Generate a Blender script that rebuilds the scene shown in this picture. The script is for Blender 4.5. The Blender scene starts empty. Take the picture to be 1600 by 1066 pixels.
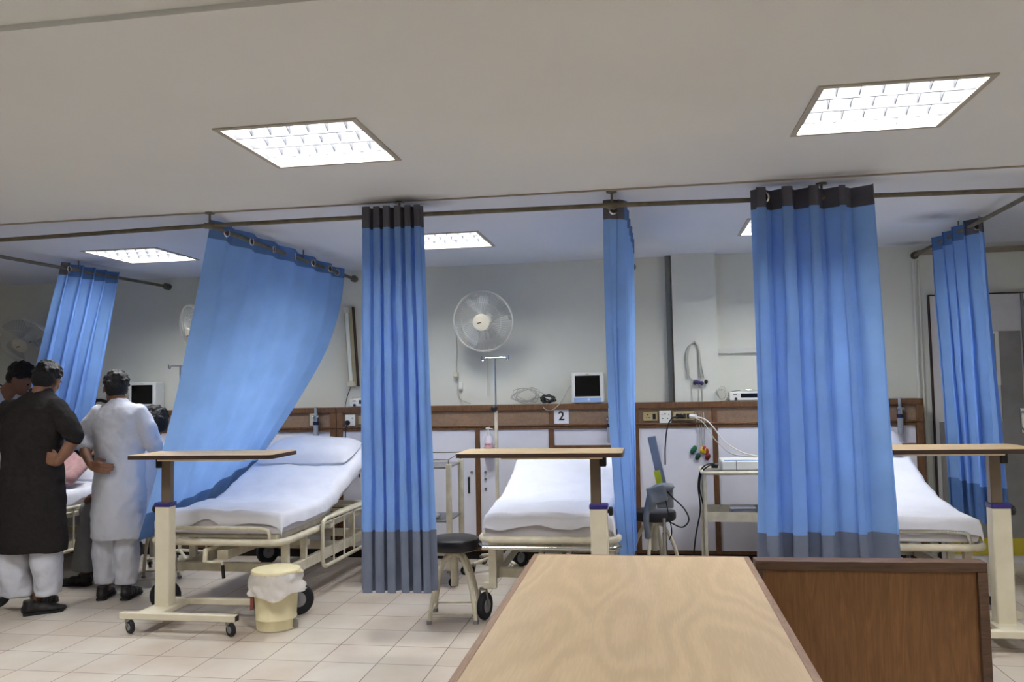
import bpy, math, random
from math import sin, cos, pi, radians, sqrt
from mathutils import Vector, Matrix, noise, Euler

# ------------------------------------------------------------------ camera, light, exposure
sc = bpy.context.scene
col = sc.collection
H = 1.45
F_PX, YAW, PITCH, ROLL = 1291.0, 9.24, 3.28, 1.1
_y, _p, _r = radians(YAW), radians(PITCH), radians(ROLL)
FW = Vector((-sin(_y)*cos(_p), cos(_y)*cos(_p), sin(_p)))
R0 = Vector((cos(_y), sin(_y), 0)); U0 = R0.cross(FW)
RT = R0*cos(_r) - U0*sin(_r); UP = U0*cos(_r) + R0*sin(_r)
cd = bpy.data.cameras.new('camera'); cam = bpy.data.objects.new('camera', cd); col.objects.link(cam)
cd.sensor_width = 36; cd.lens = F_PX/1600*36; cd.clip_start = .05
m = Matrix((RT, UP, -FW)).transposed().to_4x4(); m.translation = Vector((0, 0, H)); cam.matrix_world = m
sc.camera = cam
sc.view_settings.view_transform = 'Standard'; sc.view_settings.look = 'None'
sc.view_settings.gamma = 1; sc.view_settings.use_curve_mapping = False
sc.view_settings.exposure = 0.0
world = bpy.data.worlds.new('world'); sc.world = world; world.use_nodes = True
world.node_tree.nodes['Background'].inputs[0].default_value = (.5, .55, .6, 1)
world.node_tree.nodes['Background'].inputs[1].default_value = .02
LAMP = 60.0          # radiance of the ceiling lamps' tubes
sc.cycles.max_bounces = 8; sc.cycles.diffuse_bounces = 5
CEIL = 2.55; WALL = 7.15; BOARD = 6.97

# ------------------------------------------------------------------ colour and materials
def lin(c):
    return tuple(((v/255)/12.92 if v/255 <= .04045 else ((v/255+.055)/1.055)**2.4) for v in c)
MATS = {}
def mat(name, rgb, rough=.6, var=.08, scale=6, metal=0, spec=.4, trans=0, bump=0, bscale=40, emit=0, stretch=None, sheen=0):
    if name in MATS: return MATS[name]
    M = bpy.data.materials.new(name); M.use_nodes = True; nt = M.node_tree; N = nt.nodes; L = nt.links
    b = N['Principled BSDF']; out = N['Material Output']
    c = lin(rgb)
    tc = N.new('ShaderNodeTexCoord'); mp = N.new('ShaderNodeMapping'); L.new(tc.outputs['Object'], mp.inputs[0])
    if stretch: mp.inputs['Scale'].default_value = stretch
    nz = N.new('ShaderNodeTexNoise'); nz.inputs['Scale'].default_value = scale; nz.inputs['Detail'].default_value = 5
    L.new(mp.outputs[0], nz.inputs['Vector'])
    cr = N.new('ShaderNodeValToRGB'); cr.color_ramp.elements[0].position = .3; cr.color_ramp.elements[1].position = .7
    cr.color_ramp.elements[0].color = (*[v*(1-var) for v in c], 1); cr.color_ramp.elements[1].color = (*[min(1, v*(1+var)) for v in c], 1)
    L.new(nz.outputs['Fac'], cr.inputs[0]); L.new(cr.outputs[0], b.inputs['Base Color'])
    b.inputs['Roughness'].default_value = rough; b.inputs['Metallic'].default_value = metal
    b.inputs['Specular IOR Level'].default_value = spec
    if sheen: b.inputs['Sheen Weight'].default_value = sheen
    if bump:
        n2 = N.new('ShaderNodeTexNoise'); n2.inputs['Scale'].default_value = bscale; n2.inputs['Detail'].default_value = 4
        L.new(mp.outputs[0], n2.inputs['Vector'])
        bp = N.new('ShaderNodeBump'); bp.inputs['Strength'].default_value = bump; bp.inputs['Distance'].default_value = .01
        L.new(n2.outputs['Fac'], bp.inputs['Height']); L.new(bp.outputs[0], b.inputs['Normal'])
    if trans:
        t = N.new('ShaderNodeBsdfTranslucent'); L.new(cr.outputs[0], t.inputs[0])
        mx = N.new('ShaderNodeMixShader'); mx.inputs[0].default_value = trans
        L.new(b.outputs[0], mx.inputs[1]); L.new(t.outputs[0], mx.inputs[2]); L.new(mx.outputs[0], out.inputs[0])
    if emit:
        b.inputs['Emission Color'].default_value = (*c, 1); b.inputs['Emission Strength'].default_value = emit
    MATS[name] = M
    return M

CREAM = mat('cream_enamel', (214, 206, 184), .38, .05, 9)
CREAM_OLD = mat('worn_cream_enamel', (206, 199, 178), .42, .13, 14)
CHROME = mat('chrome', (200, 200, 200), .18, .05, 8, metal=1)
STEEL = mat('dull_steel', (140, 138, 132), .4, .15, 12, metal=.8)
RAILM = mat('old_rail_metal', (104, 98, 84), .5, .25, 18, metal=.35)
RUBBER = mat('black_rubber', (26, 27, 32), .7, .1)
BLACKP = mat('black_plastic', (22, 22, 24), .4, .1)
DKEDGE = mat('dark_edge', (58, 40, 32), .5, .15)
BLUEP = mat('violet_blue_plastic', (44, 36, 110), .4, .08)
GREYHUB = mat('grey_hub', (130, 130, 135), .5)
BROWNPOST = mat('brown_metal_post', (112, 98, 84), .4, .1, metal=.3)
BLUE = mat('blue_cotton', (140, 180, 236), .85, .06, 5, spec=.1, trans=.44, bump=.12, bscale=160)
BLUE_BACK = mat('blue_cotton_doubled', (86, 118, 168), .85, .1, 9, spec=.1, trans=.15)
GREYBAND = mat('grey_cotton_band', (92, 92, 102), .9, .1, 9, spec=.1, trans=.12)
GREYHEM = mat('slate_cotton_hem', (112, 120, 140), .9, .08, 9, spec=.1, trans=.2)
SHEET = mat('white_cotton_sheet', (226, 228, 238), .85, .03, 6, spec=.1, bump=.35, bscale=14)
MATTR = mat('white_mattress_ticking', (212, 208, 212), .85, .06, 8, spec=.1, bump=.3, bscale=18)
WHITEP = mat('white_plastic', (226, 226, 220), .4, .04)
OFFW = mat('offwhite_plastic', (205, 200, 180), .5, .08)
LAM = mat('white_laminate', (222, 222, 232), .35, .03, 3)
VINYL = mat('black_vinyl', (30, 30, 34), .35, .1, 20)
SKIN = mat('brown_skin', (132, 94, 74), .55, .08, 12)
HAIR = mat('black_hair', (18, 15, 16), .6, .3, 60, bump=.8, bscale=90)
CHARC = mat('charcoal_cotton', (40, 37, 37), .9, .15, 60, spec=.1, bump=.2, bscale=20)
WHITEC = mat('white_cotton_cloth', (202, 204, 214), .85, .04, 6, spec=.1, bump=.2, bscale=16)
GREYC = mat('grey_trouser_cloth', (124, 124, 126), .9, .06, 20, spec=.1)
PINKC = mat('pink_shirt_cloth', (172, 136, 136), .9, .08, 30, spec=.1)
SHOE = mat('black_leather', (28, 25, 26), .5, .2, 30)
CABLEW = mat('pale_grey_cable', (176, 176, 166), .5)
CABLEB = mat('black_cable', (24, 24, 28), .5)
GLASSG = mat('grey_tray_metal', (120, 120, 122), .3, .1, 6, metal=.4)
SCREEN = mat('black_screen', (10, 11, 12), .15, .1)

def wood(name, a, b, scale=2.2, along=(9, 1, 1), rough=.45, dist=3.5, wave='BANDS'):
    M = bpy.data.materials.new(name); M.use_nodes = True; nt = M.node_tree; N = nt.nodes; L = nt.links
    bs = N['Principled BSDF']; tc = N.new('ShaderNodeTexCoord'); mp = N.new('ShaderNodeMapping')
    mp.inputs['Scale'].default_value = along; L.new(tc.outputs['Object'], mp.inputs[0])
    nz = N.new('ShaderNodeTexNoise'); nz.inputs['Scale'].default_value = scale; nz.inputs['Detail'].default_value = 8
    nz.inputs['Distortion'].default_value = dist; L.new(mp.outputs[0], nz.inputs['Vector'])
    n2 = N.new('ShaderNodeTexNoise'); n2.inputs['Scale'].default_value = 45; n2.inputs['Detail'].default_value = 3
    m2 = N.new('ShaderNodeMapping'); m2.inputs['Scale'].default_value = tuple(v if v > 1 else .12 for v in along); L.new(tc.outputs['Object'], m2.inputs[0]); L.new(m2.outputs[0], n2.inputs['Vector'])
    ad = N.new('ShaderNodeMath'); ad.operation = 'MULTIPLY_ADD'; ad.inputs[1].default_value = .35; L.new(n2.outputs['Fac'], ad.inputs[0])
    ml = N.new('ShaderNodeMath'); ml.operation = 'MULTIPLY'; ml.inputs[1].default_value = .65; L.new(nz.outputs['Fac'], ml.inputs[0]); L.new(ml.outputs[0], ad.inputs[2])
    cr = N.new('ShaderNodeValToRGB'); cr.color_ramp.elements[0].position = .35; cr.color_ramp.elements[1].position = .65
    cr.color_ramp.elements[0].color = (*lin(a), 1); cr.color_ramp.elements[1].color = (*lin(b), 1)
    L.new(ad.outputs[0], cr.inputs[0]); L.new(cr.outputs[0], bs.inputs['Base Color'])
    bs.inputs['Roughness'].default_value = rough; bs.inputs['Specular IOR Level'].default_value = .35
    return M
def oak():
    # cathedral grain: rings of a distorted distance field, as on a flat-sawn veneer
    M = bpy.data.materials.new('oak_veneer'); M.use_nodes = True; nt = M.node_tree; N = nt.nodes; L = nt.links
    bs = N['Principled BSDF']; tc = N.new('ShaderNodeTexCoord'); mp = N.new('ShaderNodeMapping')
    mp.inputs['Scale'].default_value = (1.0, .22, 1); mp.inputs['Location'].default_value = (.0, .1, 0)
    L.new(tc.outputs['Object'], mp.inputs[0])
    fn = N.new('ShaderNodeTexNoise'); fn.inputs['Scale'].default_value = 3.2; fn.inputs['Detail'].default_value = 1.5; L.new(mp.outputs[0], fn.inputs['Vector'])
    fm = N.new('ShaderNodeMath'); fm.operation = 'MULTIPLY'; fm.inputs[1].default_value = 75; L.new(fn.outputs['Fac'], fm.inputs[0])
    w = N.new('ShaderNodeMath'); w.operation = 'SINE'; L.new(fm.outputs[0], w.inputs[0])
    n2 = N.new('ShaderNodeTexNoise'); m2 = N.new('ShaderNodeMapping'); m2.inputs['Scale'].default_value = (60, 4, 1)
    L.new(tc.outputs['Object'], m2.inputs[0]); L.new(m2.outputs[0], n2.inputs['Vector']); n2.inputs['Scale'].default_value = 3; n2.inputs['Detail'].default_value = 4
    mx = N.new('ShaderNodeMath'); mx.operation = 'MULTIPLY_ADD'; mx.inputs[1].default_value = .13; L.new(w.outputs[0], mx.inputs[0])
    ml = N.new('ShaderNodeMath'); ml.operation = 'MULTIPLY'; ml.inputs[1].default_value = .65; L.new(n2.outputs['Fac'], ml.inputs[0]); L.new(ml.outputs[0], mx.inputs[2])
    cr = N.new('ShaderNodeValToRGB'); cr.color_ramp.elements[0].position = .2; cr.color_ramp.elements[1].position = .85
    cr.color_ramp.elements[0].color = (*lin((166, 144, 113)), 1); cr.color_ramp.elements[1].color = (*lin((190, 168, 136)), 1)
    L.new(mx.outputs[0], cr.inputs[0]); L.new(cr.outputs[0], bs.inputs['Base Color']); bs.inputs['Roughness'].default_value = .42
    return M
OAK = oak()
BEECH = wood('beech_laminate', (206, 178, 134), (224, 198, 156), 3, (1, 8, 8))
WOODF = wood('brown_wood_frame', (84, 58, 38), (116, 82, 54), 3, (6, 6, 1.2))
HARD = wood('mottled_hardboard', (122, 100, 82), (140, 116, 96), 12, (1, 1, 1))
REDW = wood('red_brown_veneer', (106, 72, 42), (130, 92, 56), 2.4, (7, 7, 1))
DKW = wood('dark_lipping', (72, 52, 40), (98, 74, 58), 4, (1, 6, 6))
TRIMW = wood('grey_brown_lipping', (112, 88, 72), (140, 114, 92), 4, (6, 1, 6))

# ------------------------------------------------------------------ mesh building
class MB:
    def __init__(s): s.v = []; s.f = []; s.mi = []
    def add(s, vs, fs, mi=0):
        n = len(s.v); s.v += [tuple(v) for v in vs]; s.f += [tuple(i+n for i in f) for f in fs]; s.mi += [mi]*len(fs); return s
    def box(s, c, size, rot=None, mi=0):
        hx, hy, hz = size[0]/2, size[1]/2, size[2]/2
        vs = [Vector((x*hx, y*hy, z*hz)) for x in (-1, 1) for y in (-1, 1) for z in (-1, 1)]
        if rot:
            R = Euler(rot).to_matrix(); vs = [R @ v for v in vs]
        return s.add([v+Vector(c) for v in vs], [(0, 1, 3, 2), (4, 6, 7, 5), (0, 4, 5, 1), (2, 3, 7, 6), (0, 2, 6, 4), (1, 5, 7, 3)], mi)
    def span(s, a, b, mi=0):
        return s.box([(a[i]+b[i])/2 for i in range(3)], [abs(b[i]-a[i]) for i in range(3)], mi=mi)
    def tube(s, pts, r, n=10, closed=False, mi=0, sq=False):
        P = [Vector(p) for p in pts]; m_ = len(P); rs = r if isinstance(r, (list, tuple)) else [r]*m_
        T = []
        for i in range(m_):
            if closed: t = P[(i+1) % m_]-P[i-1]
            else: t = P[min(i+1, m_-1)]-P[max(i-1, 0)]
            T.append(t.normalized() if t.length > 1e-9 else Vector((0, 0, 1)))
        a = Vector((0, 0, 1)) if abs(T[0].z) < .9 else Vector((1, 0, 0))
        u = T[0].cross(a).normalized(); vs = []; fs = []
        for i in range(m_):
            u = (u - T[i]*u.dot(T[i])).normalized(); w = T[i].cross(u)
            for k in range(n):
                an = 2*pi*k/n + (pi/4 if sq else 0)
                vs.append(P[i]+(u*cos(an)+w*sin(an))*rs[i])
        for i in range(m_ if closed else m_-1):
            j = (i+1) % m_
            for k in range(n):
                k2 = (k+1) % n; fs.append((i*n+k, i*n+k2, j*n+k2, j*n+k))
        if not closed:
            fs.append(tuple(range(n-1, -1, -1))); fs.append(tuple((m_-1)*n+k for k in range(n)))
        return s.add(vs, fs, mi)
    def cyl(s, a, b, r, n=20, mi=0): return s.tube([a, b], r, n, mi=mi)
    def lathe(s, prof, c=(0, 0, 0), axis=(0, 0, 1), n=28, mi=0, caps=True):
        A = Vector(axis).normalized(); q = Vector((0, 0, 1)).rotation_difference(A); vs = []; fs = []
        for r, z in prof:
            for k in range(n):
                an = 2*pi*k/n; vs.append(q @ Vector((r*cos(an), r*sin(an), z)) + Vector(c))
        for i in range(len(prof)-1):
            for k in range(n):
                k2 = (k+1) % n; fs.append((i*n+k, i*n+k2, (i+1)*n+k2, (i+1)*n+k))
        if caps:
            fs.append(tuple(range(n-1, -1, -1))); fs.append(tuple((len(prof)-1)*n+k for k in range(n)))
        return s.add(vs, fs, mi)
    def ell(s, c, r, rot=None, n=20, mi=0):
        R = Euler(rot).to_matrix() if rot else Matrix.Identity(3)
        vs = []; fs = []; h = n//2
        vs.append(Vector((0, 0, 1)))
        for i in range(1, h):
            t = pi*i/h
            for k in range(n): vs.append(Vector((sin(t)*cos(2*pi*k/n), sin(t)*sin(2*pi*k/n), cos(t))))
        vs.append(Vector((0, 0, -1)))
        for k in range(n): fs.append((0, 1+k, 1+(k+1) % n))
        for i in range(h-2):
            for k in range(n):
                a = 1+i*n+k; b = 1+i*n+(k+1) % n; fs.append((a, a+n, b+n, b))
        e = len(vs)-1; o = 1+(h-2)*n
        for k in range(n): fs.append((o+k, e, o+(k+1) % n))
        return s.add([R @ Vector((v.x*r[0], v.y*r[1], v.z*r[2])) + Vector(c) for v in vs], fs, mi)
    def torus(s, c, R, r, axis=(0, 0, 1), n=32, m_=8, mi=0):
        q = Vector((0, 0, 1)).rotation_difference(Vector(axis).normalized())
        return s.tube([q @ Vector((R*cos(2*pi*k/n), R*sin(2*pi*k/n), 0)) + Vector(c) for k in range(n)], r, m_, closed=True, mi=mi)
    def loft(s, rings, mi=0, caps=True):
        n = len(rings[0]); vs = [p for r in rings for p in r]; fs = []
        for i in range(len(rings)-1):
            for k in range(n):
                k2 = (k+1) % n; fs.append((i*n+k, i*n+k2, (i+1)*n+k2, (i+1)*n+k))
        if caps: fs.append(tuple(range(n-1, -1, -1))); fs.append(tuple((len(rings)-1)*n+k for k in range(n)))
        return s.add(vs, fs, mi)
    def grid(s, f, nu, nv, mi=0):
        vs = [f(i/nu, j/nv) for j in range(nv+1) for i in range(nu+1)]
        fs = [(j*(nu+1)+i, j*(nu+1)+i+1, (j+1)*(nu+1)+i+1, (j+1)*(nu+1)+i) for j in range(nv) for i in range(nu)]
        return s.add(vs, fs, mi)
    def build(s, name, m, parent=None, bevel=0, smooth=True, ang=38, remesh=0, sm=0, sub=0, disp=0, fac=.5):
        me = bpy.data.meshes.new(name); me.from_pydata([tuple(v) for v in s.v], [], s.f)
        for mm in (m if isinstance(m, (list, tuple)) else [m]): me.materials.append(mm)
        me.polygons.foreach_set('material_index', s.mi)
        me.validate(); me.update()
        if smooth:
            me.shade_smooth()
            if not remesh: me.set_sharp_from_angle(angle=radians(ang))
        o = bpy.data.objects.new(name, me); col.objects.link(o)
        if parent: o.parent = parent
        if bevel:
            b = o.modifiers.new('bevel', 'BEVEL'); b.width = bevel; b.segments = 2; b.limit_method = 'ANGLE'; b.angle_limit = radians(40)
        if remesh:
            r = o.modifiers.new('remesh', 'REMESH'); r.mode = 'VOXEL'; r.voxel_size = remesh; r.use_smooth_shade = True
            if sm:
                q = o.modifiers.new('smooth', 'SMOOTH'); q.iterations = sm; q.factor = fac
        if disp:
            t = bpy.data.textures.get('wrinkle') or bpy.data.textures.new('wrinkle', 'CLOUDS'); t.noise_scale = .09
            d = o.modifiers.new('wrinkle', 'DISPLACE'); d.texture = t; d.strength = disp; d.texture_coords = 'LOCAL'; d.mid_level = .5
        if sub:
            q = o.modifiers.new('sub', 'SUBSURF'); q.levels = sub; q.render_levels = sub
        return o

def empty(name, loc=(0, 0, 0), rz=0, label=None, cat=None, group=None):
    o = bpy.data.objects.new(name, None); col.objects.link(o); o.location = loc; o.rotation_euler = (0, 0, rz); o.empty_display_size = .1
    if label: tag(o, label, cat, group)
    return o
def tag(o, label, cat, group=None, kind=None):
    o['label'] = label; o['category'] = cat
    if group: o['group'] = group
    if kind: o['kind'] = kind
    return o
def struct(name, mb, m, **k):
    o = mb.build(name, m, **k); o['kind'] = 'structure'; return o
KIDS = {}
def copy_tree(o, parent=None):
    c = o.copy(); col.objects.link(c)
    if parent: c.parent = parent; c.matrix_parent_inverse = o.matrix_parent_inverse.copy()
    for ch in [x for x in list(bpy.data.objects) if x.parent == o]: copy_tree(ch, c)
    return c
def bez(pts, n=24):
    """smooth path through points (Catmull-Rom)"""
    P = [Vector(p) for p in pts]; P = [P[0]*2-P[1]] + P + [P[-1]*2-P[-2]]; out = []
    k = max(2, n//(len(P)-3))
    for i in range(1, len(P)-2):
        for j in range(k):
            t = j/k; a, b, c, d = P[i-1:i+3]
            out.append(.5*((2*b)+(c-a)*t+(2*a-5*b+4*c-d)*t*t+(3*b-a-3*c+d)*t**3))
    out.append(P[-2]); return out
def nz3(x, y=0, z=0): return noise.noise(Vector((x, y, z)))

# ------------------------------------------------------------------ room
def wall_mat(name, rgb, grime=.12):
    M = bpy.data.materials.new(name); M.use_nodes = True; nt = M.node_tree; N = nt.nodes; L = nt.links
    b = N['Principled BSDF']; tc = N.new('ShaderNodeTexCoord')
    n1 = N.new('ShaderNodeTexNoise'); n1.inputs['Scale'].default_value = .9; n1.inputs['Detail'].default_value = 7; L.new(tc.outputs['Object'], n1.inputs['Vector'])
    n2 = N.new('ShaderNodeTexNoise'); n2.inputs['Scale'].default_value = 70; n2.inputs['Detail'].default_value = 2; L.new(tc.outputs['Object'], n2.inputs['Vector'])
    cr = N.new('ShaderNodeValToRGB'); cr.color_ramp.elements[0].position = .28; cr.color_ramp.elements[1].position = .6
    c = lin(rgb); cr.color_ramp.elements[0].color = (*[v*(1-grime) for v in c], 1); cr.color_ramp.elements[1].color = (*c, 1)
    L.new(n1.outputs['Fac'], cr.inputs[0]); L.new(cr.outputs[0], b.inputs['Base Color']); b.inputs['Roughness'].default_value = .7
    b.inputs['Specular IOR Level'].default_value = .2
    bp = N.new('ShaderNodeBump'); bp.inputs['Strength'].default_value = .08; bp.inputs['Distance'].default_value = .004
    L.new(n2.outputs['Fac'], bp.inputs['Height']); L.new(bp.outputs[0], b.inputs['Normal'])
    return M
PAINT = wall_mat('grey_white_wall_paint', (218, 219, 209), .08)
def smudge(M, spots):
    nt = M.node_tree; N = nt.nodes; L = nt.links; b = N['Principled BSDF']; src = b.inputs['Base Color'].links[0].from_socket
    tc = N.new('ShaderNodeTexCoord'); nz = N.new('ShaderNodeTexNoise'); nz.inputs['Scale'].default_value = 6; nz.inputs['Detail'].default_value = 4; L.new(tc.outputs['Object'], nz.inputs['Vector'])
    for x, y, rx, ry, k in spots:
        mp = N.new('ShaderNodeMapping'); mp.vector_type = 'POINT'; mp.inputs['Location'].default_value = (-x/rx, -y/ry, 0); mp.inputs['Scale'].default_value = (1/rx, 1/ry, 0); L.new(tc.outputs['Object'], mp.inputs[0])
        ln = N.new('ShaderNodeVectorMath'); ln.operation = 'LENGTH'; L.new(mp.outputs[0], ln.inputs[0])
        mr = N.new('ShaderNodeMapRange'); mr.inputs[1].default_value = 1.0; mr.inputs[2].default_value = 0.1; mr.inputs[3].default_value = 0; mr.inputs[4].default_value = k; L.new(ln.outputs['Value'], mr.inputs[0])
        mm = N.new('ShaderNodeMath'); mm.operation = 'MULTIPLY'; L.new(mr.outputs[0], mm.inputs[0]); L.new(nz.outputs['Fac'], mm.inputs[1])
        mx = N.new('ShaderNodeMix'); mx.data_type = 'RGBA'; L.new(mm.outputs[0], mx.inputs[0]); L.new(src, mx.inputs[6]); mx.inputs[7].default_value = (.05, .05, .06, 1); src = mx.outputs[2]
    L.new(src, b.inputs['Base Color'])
CEILP = wall_mat('ceiling_paint', (218, 220, 220), .05)
CEILB = wall_mat('ceiling_paint_blue_bounce', (218, 222, 230), .05)  # back ceiling: blue light bounced off the curtains is mixed into the colour
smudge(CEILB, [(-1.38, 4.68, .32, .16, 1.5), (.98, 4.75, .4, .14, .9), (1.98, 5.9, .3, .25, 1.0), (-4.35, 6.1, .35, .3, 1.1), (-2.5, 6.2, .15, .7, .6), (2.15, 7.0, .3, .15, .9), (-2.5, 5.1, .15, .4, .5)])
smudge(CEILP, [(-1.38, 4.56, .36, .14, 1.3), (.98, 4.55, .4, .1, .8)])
def tile_mat():
    M = bpy.data.materials.new('beige_floor_tiles'); M.use_nodes = True; nt = M.node_tree; N = nt.nodes; L = nt.links
    b = N['Principled BSDF']; tc = N.new('ShaderNodeTexCoord'); mp = N.new('ShaderNodeMapping')
    mp.inputs['Location'].default_value = (3.36/.316, -4.01/.30, 0); mp.inputs['Scale'].default_value = (1/.316, 1/.30, 1)
    L.new(tc.outputs['Object'], mp.inputs[0])
    br = N.new('ShaderNodeTexBrick'); br.offset = 0; br.squash = 1; br.inputs['Scale'].default_value = 1
    br.inputs['Brick Width'].default_value = 1; br.inputs['Row Height'].default_value = 1; br.inputs['Mortar Size'].default_value = .009
    br.inputs['Mortar Smooth'].default_value = .2; br.inputs['Bias'].default_value = 0
    br.inputs['Color1'].default_value = (*lin((202, 195, 184)), 1); br.inputs['Color2'].default_value = (*lin((188, 180, 168)), 1)
    br.inputs['Mortar'].default_value = (*lin((100, 84, 74)), 1); L.new(mp.outputs[0], br.inputs['Vector'])
    n1 = N.new('ShaderNodeTexNoise'); n1.inputs['Scale'].default_value = 2.2; n1.inputs['Detail'].default_value = 6; L.new(tc.outputs['Object'], n1.inputs['Vector'])
    cr = N.new('ShaderNodeValToRGB'); cr.color_ramp.elements[0].position = .35; cr.color_ramp.elements[1].position = .7
    cr.color_ramp.elements[0].color = (1, 1, 1, 1); cr.color_ramp.elements[1].color = (.78, .68, .62, 1); L.new(n1.outputs['Fac'], cr.inputs[0])
    mx = N.new('ShaderNodeMix'); mx.data_type = 'RGBA'; mx.blend_type = 'MULTIPLY'; mx.inputs[0].default_value = .8
    L.new(br.outputs['Color'], mx.inputs[6]); L.new(cr.outputs[0], mx.inputs[7]); L.new(mx.outputs[2], b.inputs['Base Color'])
    b.inputs['Roughness'].default_value = .38; b.inputs['Specular IOR Level'].default_value = .35
    bp = N.new('ShaderNodeBump'); bp.inputs['Strength'].default_value = .4; bp.inputs['Distance'].default_value = .002; bp.invert = True
    L.new(br.outputs['Fac'], bp.inputs['Height']); L.new(bp.outputs[0], b.inputs['Normal'])
    return M
XL, XR, YF = -7.2, 4.6, -2.6
struct('floor', MB().span((XL, YF, -.1), (XR, WALL, 0)), tile_mat(), smooth=False)
LIGHTS = [(-1.44, 3.44), (.97, 3.47), (-3.89, 5.9), (-1.44, 5.9), (1.0, 5.95), (-3.9, 3.4), (3.4, 3.4), (-1.44, .9), (.97, .9), (-3.9, .9), (3.4, .9)]
# ceiling as slabs between the recesses of the lamps
def ceiling(name, y0, y1, z, m, lights):
    mb = MB(); h = .3; ys = sorted({y0, y1} | {y for l in lights for y in (l[1]-h, l[1]+h)})
    for a, b in zip(ys, ys[1:]):
        cuts = sorted((l[0]-h, l[0]+h) for l in lights if l[1]-h < (a+b)/2 < l[1]+h)
        x = XL
        for c0, c1 in cuts: mb.span((x, a, z), (c0, b, z+.2)); x = c1
        mb.span((x, a, z), (XR, b, z+.2))
    return struct(name, mb, m, smooth=False)
ceiling('ceiling', 2.16, 4.6, CEIL, CEILP, [l for l in LIGHTS if 2.5 < l[1] < 4.5])
ceiling('ceiling', YF, 2.16, CEIL+.018, CEILP, [l for l in LIGHTS if l[1] < 2])
ceiling('ceiling', 4.6, WALL, CEIL+.0, CEILB, [l for l in LIGHTS if l[1] > 5])
struct('trim_1', MB().span((XL, 4.585, CEIL-.006), (XR, 4.605, CEIL+.001)), mat('ceiling_joint', (150, 140, 128), .8), smooth=False)
struct('trim_2', MB().span((XL, 2.15, CEIL+.0), (XR, 2.165, CEIL+.018)), CEILP, smooth=False)
struct('wall_back', MB().span((XL, WALL, 0), (XR, WALL+.15, CEIL+.2)), PAINT, smooth=False)
struct('wall_left', MB().span((XL-.15, YF, 0), (XL, WALL+.15, CEIL+.2)), PAINT, smooth=False)
struct('wall_right', MB().span((XR, YF, 0), (XR+.15, WALL+.15, CEIL+.2)), PAINT, smooth=False)
struct('wall_front', MB().span((XL, YF-.15, 0), (XR, YF, CEIL+.2)), PAINT, smooth=False)
struct('trim_3', MB().span((.225, WALL-.12, 0), (.585, WALL, CEIL)), PAINT, smooth=False)           # pillar
struct('trim_4', MB().span((.175, WALL-.05, 0), (.215, WALL, CEIL)), mat('grey_conduit_paint', (120, 122, 120), .7), smooth=False)
struct('trim_5', MB().span((.585, WALL-.025, 1.71), (1.9, WALL, 1.75)), mat('white_conduit', (206, 206, 200), .5), smooth=False)
struct('trim_6', MB().cyl((2.165, WALL-.012, 0), (2.165, WALL-.012, 2.43), .012).cyl((2.205, WALL-.01, 0), (2.205, WALL-.01, 2.43), .008), PAINT)
struct('trim_7', MB().span((2.2, WALL-.03, 2.47), (XR, WALL, 2.51)), mat('brown_grey_band', (150, 138, 124), .7), smooth=False)
struct('baseboard_back', MB().span((2.25, WALL-.015, 0), (XR, WALL, .07)), mat('dark_baseboard', (60, 44, 36), .6), smooth=False)

# door at the right of the back wall
def door():
    GD = mat('grey_door_paint', (132, 130, 128), .6, .15, 5); WD = mat('white_door_paint', (206, 204, 204), .55, .05, 5)
    YD = WALL-.035
    d = MB().span((2.27, YD, 0), (3.6, WALL, 2.13)).build('door_1', WD, bevel=.003); d['kind'] = 'structure'
    y = YD-.006
    MB().span((2.30, y, .2), (2.93, YD, 1.115)).build('grey_panel', GD, d)
    MB().span((2.77, y-.002, .2), (2.93, YD, 1.83)).build('grey_panel', GD, d)
    MB().span((2.97, y-.006, .2), (3.5, YD, 2.08)).build('grey_panel', GD, d)
    MB().span((2.30, y-.002, .07), (2.93, YD, .2)).build('kick_plate', mat('yellow_kick_plate', (188, 172, 52), .5), d)
    MB().span((2.60, y-.004, 1.4), (2.77, YD, 1.83)).build('window_frame', WHITEP, d, bevel=.003)
    MB().span((2.62, y-.006, 1.43), (2.74, YD, 1.81)).build('pane', mat('dim_glass', (140, 146, 138), .12, .1, 3), d)
    MB().span((2.60, y-.003, 1.13), (2.765, YD, 1.4)).build('white_patch', WD, d)
    h = MB(); h.span((2.895, y-.012, 1.02), (2.93, YD, 1.22)); h.build('handle_plate', CHROME, d, bevel=.006)
    MB().tube(bez([(2.912, y-.01, 1.19), (2.912, y-.05, 1.17), (2.912, y-.05, 1.07), (2.912, y-.01, 1.05)]), .008).build('handle', CHROME, d)
    MB().span((2.945, y-.004, 1.24), (2.99, YD, 1.42)).build('notice', WHITEP, d)
    f = MB().span((2.262, YD-.004, 0), (2.27, WALL, 2.14)).span((2.262, YD-.004, 2.131), (3.62, WALL, 2.14)).span((2.262, YD-.005, 0), (2.27, WALL, .5)).build('door_frame', DKEDGE, d)
    MB().span((2.945, YD-.012, .1), (2.965, WALL, 2.13)).build('meeting_stile', GD, d)
door()

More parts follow.
